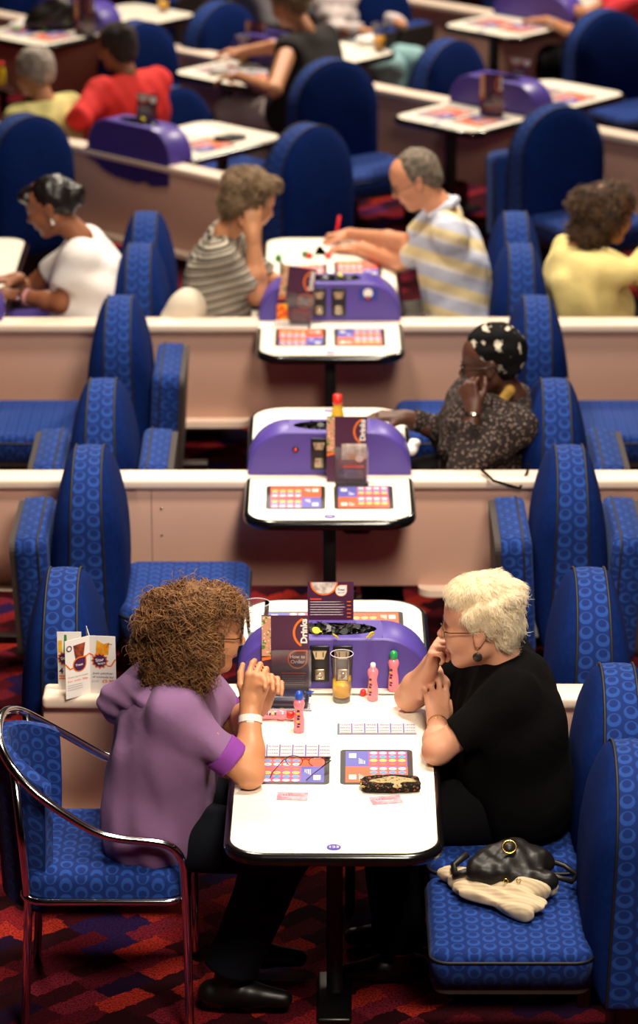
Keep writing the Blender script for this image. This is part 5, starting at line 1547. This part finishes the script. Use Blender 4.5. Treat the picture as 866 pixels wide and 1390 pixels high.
# juice glass
GL = clear('drinking glass', 'fafbfc', .05, .02); RIMG = mat('glass rim', 'e4e4e8', .1); BASEG = mat('glass base', '9a9896', .1, spec=.8)
JU = mat('orange juice', 'ffc400', .25, coat=.2)
def tumbler(label, loc, h=.150, r0=.026, r1=.0335, drink=None, level=.35, parts=True):
    t = root('drinking_glass', label, 'glass', loc)
    g_ = MB(); prof_ = [(r0 * .9, 0), (r0, .004), (r0 + (r1 - r0) * .5, h * .5), (r1, h)]; S = 32
    g_.add([(r * math.cos(2 * PI * k / S), r * math.sin(2 * PI * k / S), z) for r, z in prof_ for k in range(S)], [[i * S + k, i * S + (k + 1) % S, (i + 1) * S + (k + 1) % S, (i + 1) * S + k] for i in range(3) for k in range(S)], GL, smooth=True)
    g_.build('tumbler', t)
    MB().tube([(r1 * math.cos(a), r1 * math.sin(a), h) for a in np.linspace(0, 2 * PI, 33)[:-1]], .0010, RIMG, 6, closed=True).build('rim', t)
    MB().lathe([(r0 * .88, .001), (r0 * .97, .004), (r0 * .97, .014), (.0001, .012)], BASEG, 28).build('thick_base', t)
    if drink is not None:
        a = .016; b = h * level; f = lambda z: r0 + (r1 - r0) * z / h - .0026
        MB().lathe([(.0001, a), (f(a), a + .001), (f(b), b), (.0001, b)], drink, 28).build('drink', t)
    return t
tumbler('tall glass one third full of orange juice on the nearest table', P(464, 951, ZT), drink=JU, level=.36)
tumbler('empty glass on the back table behind the curly haired woman', P(349, 867, ZT), h=.12, r0=.028, r1=.040)
# wheelchair sign on the table edge
o = MB().prism([(.045 * math.cos(a), .030 * math.sin(a)) for a in np.linspace(PI, 2 * PI, 16)], 0, .0012, mat('sign blue', '1c5cc0', .4))
o.arc((.010, -.010, .0014), .0065, .0095, 120, 400, WHITE, 16).disc((.006, -.003, .0014), .004, .003, WHITE, 10)
o = o.build('wheelchair_sign', None, P(406, 938, ZT)); tag(o, 'small blue wheelchair sign stuck on the table left of the juice glass', 'sign')
# spectacle case
t = root('spectacle_case', 'dark navy spectacle case behind the lying dauber', 'case', P(384, 957, ZT + .004), -.05)
MB().box((0, 0, .018), (.155, .062, .036), mat('navy case', '1a2238', .35, noise=(12, '32203c', .4, .7)), .016, 5).build('shell', t)
MB().box((0, -.0315, .019), (.140, .001, .0015), BLK, 0).build('seam', t)
# bingo tickets
TW = mat('ticket paper', 'c6c4cc', .6); TV = mat('ticket violet', '6a5a9a', .6); TG = mat('ticket green', '2f9a4c', .6); INK = mat('ticket ink', '3c3a44', .6); TYE = mat('ticket yellow', 'f0d020', .6)
def tickets(label, loc, rz, w, d, n, th=.005, edge=TG, seed=0, yel=False):
    t = root('bingo_tickets', label, 'tickets', loc, rz); m = MB(); rs = random.Random(seed)
    m.box((0, 0, th / 2), (w, d, th), TW, 0); m.box((-w / 2 - .0015, 0, th / 2), (.003, d, th * 1.02), edge, 0)
    for k in range(2): m.box((0, -d / 2 - .0004, th * (.3 + .35 * k)), (w, .0006, th * .12), TV, 0)
    z = th + .0003; pw = w / n
    for i in range(n):
        x0 = -w / 2 + i * pw
        m.quad([(x0 - .0012, -d / 2, z), (x0 + .0028, -d / 2, z), (x0 + .0028, d / 2, z), (x0 - .0012, d / 2, z)], TYE if yel else TV)
        for r in range(3):
            y = d / 2 - d * (r + .72) / 3.4
            m.quad([(x0 + .005, y - d * .085, z), (x0 + pw - .004, y - d * .085, z), (x0 + pw - .004, y - d * .075, z), (x0 + .005, y - d * .075, z)], GREYP)
            nums = sorted(rs.sample(range(1, 91), 5))
            m.text(' '.join(str(q) for q in nums), .0105, INK, Matrix.Translation((x0 + pw / 2, y + d * .03, z + .0002)), bold=.03, width=pw * .76)
        m.quad([(x0 + .004, -d / 2 + .002, z), (x0 + pw - .003, -d / 2 + .002, z), (x0 + pw - .003, -d / 2 + .0035, z), (x0 + .004, -d / 2 + .0035, z)], INK)
    m.build('ticket_strip', t)
    return t
a, b = P(459, 997, ZT), P(566, 996, ZT)
tickets('strip of bingo tickets with green edge in front of the juice glass', Vector(((a.x + b.x) / 2, a.y + .036, ZT)), .0, .226, .072, 6, seed=1)
tickets('bingo tickets lying over the top of the left play panel', P(397, 1022, ZT) + Vector((0, .002, .0045)), -.01, .222, .085, 6, th=.003, edge=TV, seed=2)
tickets('yellow marked bingo tickets under the dark spectacle case', P(383, 964, ZT) + Vector((0, .02, 0)), .0, .175, .055, 4, th=.004, seed=3, yel=True)
# folded glasses on the tickets
t = root('reading_glasses', 'thin dark red reading glasses lying on the left play panel', 'glasses', P(415, 1033, ZT + .014), -.12)
FRM = mat('wine red wire', '4a1a18', .3, metal=.6)
m = MB()
for s in (-1, 1): m.tube([(s * .033 + .024 * math.cos(a), -.002, .0 + .016 * math.sin(a)) for a in np.linspace(0, 2 * PI, 21)[:-1]], .0011, FRM, 6, closed=True)
m.tube([(-.009, 0, .003), (0, 0, .007), (.009, 0, .003)], .0011, FRM, 6)
m.build('rims', t)
MB().tube([(-.057, 0, .004), (-.062, -.006, .004), (-.085, -.085, -.004), (-.088, -.105, -.010)], .0013, FRM, 6).build('temple', t)
MB().tube([(.057, 0, .004), (.072, .004, .004), (.030, -.080, -.004), (.015, -.110, -.010)], .0013, FRM, 6).build('temple', t)
m = MB()
for s in (-1, 1): m.add([(s * .033 + .023 * math.cos(a), -.002, .015 * math.sin(a)) for a in np.linspace(0, 2 * PI, 19)[:-1]], [list(range(18))], LENS)
m.build('lenses', t)
# tapestry purse
t = root('tapestry_purse', 'black and cream embroidered clasp purse on the right play panel', 'purse', P(530, 1069, ZT + .002), .03)
TAP = spots('tapestry cloth', '17130f', '8a4a3a', 95, .30, col3='5c6a48', smooth=.08)
sdf('pouch', [EL((0, 0, .012), (.086, .044, .013)), RC((-.066, -.026, .011), (.070, -.026, .011), .011, k=.015), RC((-.066, .026, .011), (.070, .026, .011), .011, k=.015)], .0022, TAP, t, disp=wob(.0008, 120, 5))
m = MB()
CRM = spots('embroidery cream', 'a89a70', '7a3830', 75, .30, col3='2c3424', smooth=.08)
sdf('embroidered_panel', [EL((.004, -.004, .0160), (.070, .037, .0130))], .0022, CRM, t, disp=wob(.0010, 150, 6))
MB().tube([(-.078, .022, .016), (-.083, .018, .018), (-.083, -.026, .018), (-.078, -.032, .018), (-.040, -.036, .018)], .0022, GOLD, 8).lathe([(.0001, -.004), (.004, 0), (.0001, .004)], GOLD, 10, c=(-.086, -.004, .022)).build('clasp', t)
# pink vouchers
VP = mat('voucher pink', 'e87888', .6, noise=(40, 'f0a4b0', .4, .6))
for lb, px, py, rz in (('pink paper voucher below the left play panel', 397, 1081, -.06), ('pink paper voucher below the tapestry purse', 524, 1086, .18)):
    t = root('voucher', lb, 'voucher', P(px, py, ZT), rz)
    m = MB().box((0, 0, .0006), (.086, .052, .0008), VP, 0)
    m.text('WIN', .007, mat('voucher ink', '4a3c8a', .6), Matrix.Translation((-.022, .006, .0012)), bold=.02) if False else None
    for k in range(3): m.quad([(-.028 + k * .008, .005, .0012), (-.023 + k * .008, .005, .0012), (-.023 + k * .008, .010, .0012), (-.028 + k * .008, .010, .0012)], mat('voucher ink', '4a3c8a', .6))
    m.quad([(-.03, -.006, .0012), (.02, -.006, .0012), (.02, -.004, .0012), (-.03, -.004, .0012)], WHITE)
    m.build('paper', t)

# ------------------------------------------------------------------ counters in the trays
TOK = mat('black plastic counter', '1a1a1a', .35); TOKY = mat('yellow plastic counter', 'e8d420', .35)
def token_mesh(mt):
    m = MB().lathe([(.0001, 0), (.0115, 0), (.0125, .0008), (.0125, .0022), (.0115, .003), (.0001, .003)], mt, 16, smooth=False)
    m.box((.014, 0, .0015), (.008, .005, .0025), mt, .001, 1); return m
tb = token_mesh(TOK).build('plastic_counter'); tyy = token_mesh(TOKY).build('plastic_counter')
tag(tb, 'black plastic counter in the pile on the nearest console', 'counter', group='black counters in the nearest tray')
rs = random.Random(4); first = True
yc = .041
for i in range(70):
    a = rs.random() * 2 * PI; q = math.sqrt(rs.random()); x = TX + .108 * q * math.cos(a); y = .0 + yc + .036 * q * math.sin(a)
    z = ZT + .160 - .022 + rs.random() * .036 * (1.15 - q * .5)
    o = tb if first else tb.copy()
    if not first: COL.objects.link(o)
    first = False
    o.location = (x, y, z); o.rotation_euler = (rs.uniform(-.9, .9), rs.uniform(-.9, .9), rs.random() * 6.28)
for i, (px, py, lb) in enumerate(((429, 856, 'yellow counter at the left of the nearest counter tray'), (455, 864, 'small yellow counter in the middle front of the nearest counter tray'), (504, 862, 'yellow counter at the right end of the nearest counter tray'))):
    o = tyy if i == 0 else tyy.copy()
    if i: COL.objects.link(o)
    o.location = P(px, py, ZT + .174); o.rotation_euler = (.5 + i * .3, .25, i * 1.9); tag(o, lb, 'counter')
def pile(cx, cy, n, kind_, lab, grp, ylab):
    for i in range(n):
        a = rs.random() * 6.28; q = math.sqrt(rs.random()); o = tb.copy(); COL.objects.link(o)
        c, s = math.cos(kind_), math.sin(kind_); lx, ly = .10 * q * math.cos(a), .034 * q * math.sin(a)
        o.location = (cx + lx * c - ly * s, cy + lx * s + ly * c, ZT + .138 + rs.random() * .026); o.rotation_euler = (rs.uniform(-.8, .8), rs.uniform(-.8, .8), rs.random() * 6)
        tag(o, lab, 'counter', grp)
    o = tyy.copy(); COL.objects.link(o); o.location = (cx + .02, cy, ZT + .172); o.rotation_euler = (.5, .2, 1); tag(o, ylab, 'counter')
pile(TX - .028, 2.039, 26, 0, 'black plastic counter in the pile on the middle console', 'black counters in the middle tray', 'yellow counter on the middle console pile')
pile(TX + .02, 4.009, 24, 0, 'black plastic counter in the pile on the third console', 'black counters in the third tray', 'yellow counter on the third console pile')
l_, r_ = frame('far', UA, 4.469)
pile(l_.x, l_.y, 16, ANG, 'black plastic counter in the pile on the skirted console', 'black counters in the skirted console tray', 'yellow counter on the skirted console pile')

# ------------------------------------------------------------------ handbag and cardigan on the bottom right seat
BAGM = mat('black nylon', '120f0e', .45, spec=.4, bump=(40, .4, .004))
ZS = .352 + .123
bc = P(690, 1186, ZS + .05)
t = root('handbag', 'black nylon handbag with gold ring badge on the bottom right seat', 'handbag', (bc.x + .01, bc.y + .022, ZS + .012))
sdf('bag_body', [EL((0, .03, .045), (.115, .062, .048)), EL((.02, .04, .075), (.060, .045, .034), k=.03), EL((-.05, -.01, .05), (.07, .05, .035), k=.03), RC((-.10, -.03, .045), (.10, -.055, .035), .026, .024, .02)], .004, BAGM, t, disp=lambda x, y, z: wob(.005, 45, 7)(x, y, z) + wob(.003, 110, 8)(x, y, z))
MB().tube([(-.12, -.02, .045), (-.155, -.01, .030), (-.16, .04, .035), (-.12, .06, .06)], .010, BAGM, 8).build('strap', t)
MB().tube([(.10, -.04, .045), (.165, -.035, .020), (.185, .015, .015), (.15, .05, .03), (.09, .05, .05)], .008, BAGM, 8).build('strap', t)
mr_ = Matrix.Translation((-.008, -.008, .113)) @ Matrix.Rotation(.75, 4, 'X')
MB().tube([mr_ @ Vector((.019 * math.cos(a), .019 * math.sin(a), 0)) for a in np.linspace(0, 6.2832, 25)[:-1]], .0028, GOLD, 8, closed=True).lathe([(.0001, -.002), (.018, -.002), (.018, .001), (.0001, .002)], BAGM, 20, M=mr_).build('ring_badge', t)
m = MB()
for x in (-.02, .015): m.tube([(x + .006 * math.cos(a), -.082, .045 + .006 * math.sin(a)) for a in np.linspace(0, 6.28, 13)[:-1]], .0014, GOLD, 6, closed=True)
m.build('buckle', t)
CARD = stripes('ribbed cream knit', [(0, 'cdbb9c'), (.6, 'b8a586'), (.95, 'cdbb9c')], (.45, 1, .2), .009, soft=True)
cc = P(674, 1214, ZS)
t2 = root('cardigan', 'cream ribbed cardigan bundled under the black handbag', 'cardigan', (cc.x, cc.y, ZS))
sdf('knit', [EL((.02, .01, .016), (.135, .070, .026)), EL((-.09, .085, .016), (.080, .036, .020), Matrix.Rotation(-.6, 3, 'Z'), k=.04), EL((.040, -.065, .014), (.105, .040, .022), Matrix.Rotation(-.40, 3, 'Z'), k=.02), EL((.095, .005, .030), (.070, .055, .030), Matrix.Rotation(.5, 3, 'Z'), k=.02), RC((-.155, .13, .008), (-.06, -.01, .008), .009, .012, .015), RC((-.06, -.01, .008), (.07, -.135, .008), .012, .016, .015), EL((.05, -.115, .012), (.05, .03, .016), Matrix.Rotation(-.5, 3, 'Z'), k=.02)], .0035, CARD, t2,
    disp=lambda x, y, z: .005 * np.sin((x * .55 + y) * 150 + 2 * np.sin(x * 25)) + wob(.004, 45, 9)(x, y, z))

# ------------------------------------------------------------------ things on the other tables
def bottle(label, loc, body, cap, h=.15, r=.022, group=None):
    t = root('sauce_bottle', label, 'bottle', loc, 0, group)
    MB().lathe([(r * .9, 0), (r, .004), (r, h * .55), (r * .8, h * .68), (r * .62, h * .78), (r * .62, h * .82)], body, 20).build('bottle', t)
    MB().lathe([(r * .70, h * .80), (r * .72, h * .84), (r * .66, h), (.0001, h * 1.003)], cap, 18).build('cap', t)
    return t
bottle('red capped yellow squeeze bottle behind the middle drinks menu', P(458, 596, ZT), mat('bottle yellow', 'd8b030', .3), DR, h=.17, r=.024)
RP = mat('red pen', 'e0202c', .3)
o = MB().tube([(0, 0, 0), (.014, .01, .055), (.022, .016, .105)], [.004, .0075, .0065], RP, 10).build('marker_pen', None, P(454, 325, ZT + .004)); tag(o, 'red marker pen held by the polo man', 'pen')
# litter of counters, caps and papers on the long third table
GRNB = mat('green counter', '2a7a44', .4)
def sheet(label, px, py, w, d, mt, rz=0, z=ZT, name='paper_sheet', cat='paper'):
    o = MB().box((0, 0, .0012), (w, d, .002), mt, 0).build(name, None, P(px, py, z)); o.rotation_euler = (0, 0, rz); return tag(o, label, cat)
sheet('white crumpled bingo sheet beside the striped shirt woman', 412, 348, .22, .30, mat('sheet cream', 'e6e2d4', .7, noise=(30, 'b8c0a8', .5, .6)), .2)
sheet('bingo sheet under the polo man hand', 470, 338, .26, .24, WHITE, -.1)
sheet('pale leaflet lying on the short third table', 385, 442, .20, .10, mat('leaflet', 'ece6e0', .6), -.1)
for lb, px, py, mt in (('red dauber lid left on the long third table', 420, 351, DR), ('red dauber lid right on the long third table', 446, 351, DR), ('green dauber lid at the left on the long third table', 378, 354, GRNB), ('green dauber lid near the red lids on the long third table', 414, 349, GRNB)):
    o = MB().lathe([(.013, 0), (.014, .004), (.014, .018), (.010, .026), (.0001, .028)], mt, 14).build('dauber_cap', None, P(px, py, ZT)); tag(o, lb, 'cap')
t = root('snack_packet', 'yellow and orange snack packet tucked behind the tilted menu', 'packet', P(383, 441, ZT), .1)
MB().box((0, 0, .045), (.045, .012, .09), mat('packet yellow', 'f0a818', .35, noise=(50, 'e04818', .45, .55)), .005).build('packet', t)
MB().box((0, 0, .012), (.055, .016, .022), mat('packet white', 'e8e0d8', .5), .004).build('packet_end', t)
for lb, px, py in (('small brown nut on the short third table left', 393, 440), ('small brown nut on the short third table right', 408, 440)):
    o = MB().lathe([(.0001, 0), (.009, .004), (.011, .011), (.006, .02), (.0001, .022)], mat('nut brown', 'a8743c', .6), 10).build('snack_nut', None, P(px, py, ZT)); tag(o, lb, 'snack')
# small things by the headscarf woman
sheet('white paper pad by the hand of the woman in headscarf', 548, 574, .12, .10, WHITE, .3)
o = sdf('tissue', [EL((0, 0, .02), (.035, .03, .022)), EL((.015, .01, .04), (.02, .02, .018), k=.01)], .004, mat('tissue paper', 'eeeae4', .8), None, disp=wob(.006, 90, 3)); o.location = P(556, 618, ZT); tag(o, 'crumpled white tissue right of the middle console', 'tissue')
# shoulder strap hanging over the middle partition
o = MB().tube([P(652, 636, ZT + .02), P(668, 636, ZT + .02) + Vector((0, -.12, -.005)), P(690, 655, .70) + Vector((0, -.03, 0)), P(705, 659, .69) + Vector((0, -.03, 0)), P(716, 640, .73), P(717, 630, .76)], .0055, BLKCLOTH, 8).build('bag_strap', None); tag(o, 'black bag strap looping over the middle partition by the headscarf woman', 'strap')
# white bag beside the striped lady
o = sdf('cloth_bag', [EL((0, 0, .10), (.09, .08, .10)), EL((-.07, 0, .05), (.05, .06, .05), k=.03)], .007, mat('cream cloth bag', 'd8ccb8', .85, noise=(6, '6a5c48', .55, .7)), None, disp=wob(.01, 25, 4)); o.location = PY(257, 425, 4.05) - Vector((0, 0, .10)); tag(o, 'cream cloth bag on the seat behind the striped shirt woman', 'bag')
# far tables
LAG = mat('lager', 'e8a818', .2, coat=.3)
tumbler('glass of lager on the table behind the woman in black', P(515, 70, ZT), h=.155, r0=.028, r1=.040, drink=LAG, level=.55)
tumbler('glass of lager beside the tall dark red menu', P(330, 86, ZT), h=.15, r0=.028, r1=.038, drink=LAG, level=.5)
tumbler('short glass of yellow drink on the top left table', P(222, 16, ZT), h=.09, r0=.028, r1=.034, drink=JU, level=.7)
o = sdf('crumpled_napkin', [EL((0, 0, .025), (.06, .045, .03)), EL((.05, .02, .03), (.035, .03, .025), k=.02)], .006, WHITE, None, disp=wob(.008, 60, 5)); o.location = P(497, 62, ZT); tag(o, 'white crumpled napkin beside the lager glass', 'napkin')
o = sdf('crumpled_napkin', [EL((0, 0, .02), (.05, .045, .025)), EL((.03, .02, .02), (.035, .03, .02), k=.02)], .006, mat('grey paper', 'b8b4b0', .8), None, disp=wob(.008, 60, 6)); o.location = P(295, 101, ZT); tag(o, 'grey crumpled paper on the table of the woman in black', 'napkin')
sheet('printed sheet under the hands of the woman in black', 340, 96, .20, .26, mat('newsprint', 'b8b4b4', .8, noise=(60, '4a4850', .45, .55)), ANG)
sheet('white sheet on the angled table beyond the skirted console', 268, 178, .20, .18, WHITE, ANG)
o = sdf('black_purse', [EL((0, 0, .014), (.09, .035, .016))], .005, BAGM, None, disp=wob(.003, 60, 3)); o.location = P(312, 190, ZT); o.rotation_euler = (0, 0, .3); tag(o, 'flat black purse on the angled table beyond the skirted console', 'purse')
t = root('tote_bag', 'shiny black shoulder bag on the top left table', 'bag', P(70, 40, ZT), 0)
sdf('bag_body', [EL((0, 0, .07), (.135, .08, .085)), EL((.05, 0, .12), (.08, .06, .08), k=.04), EL((-.09, 0, .04), (.07, .06, .045), k=.04)], .008, mat('black leather', '16120f', .35, bump=(20, .5, .01)), t, disp=wob(.008, 30, 6))
MB().tube([(.02, 0, .17), (.05, .02, .26), (.10, .02, .24), (.11, 0, .15)], .008, BLK, 8).build('strap', t)
o = sdf('paper_heap', [EL((0, 0, .015), (.09, .06, .02)), EL((.02, .01, .025), (.05, .04, .022), k=.02)], .006, WHITE, None, disp=wob(.006, 60, 6)); o.location = P(33, 38, ZT); tag(o, 'white paper heap left of the black shoulder bag', 'paper')
for lb, px, py in (('green dauber lid in front of the black shoulder bag', 62, 43), ('green dauber lid at the left of the white paper heap', 22, 42)):
    o = MB().lathe([(.014, 0), (.015, .004), (.015, .018), (.010, .026), (.0001, .028)], mat('bright green lid', '58b030', .4), 14).build('dauber_cap', None, P(px, py, ZT)); tag(o, lb, 'cap')
bottle('red topped yellow bottle at the left edge by the yellow shirt person', P(2, 114, ZT), mat('bottle yellow bright', 'e8d020', .3), DR, h=.12, r=.022)
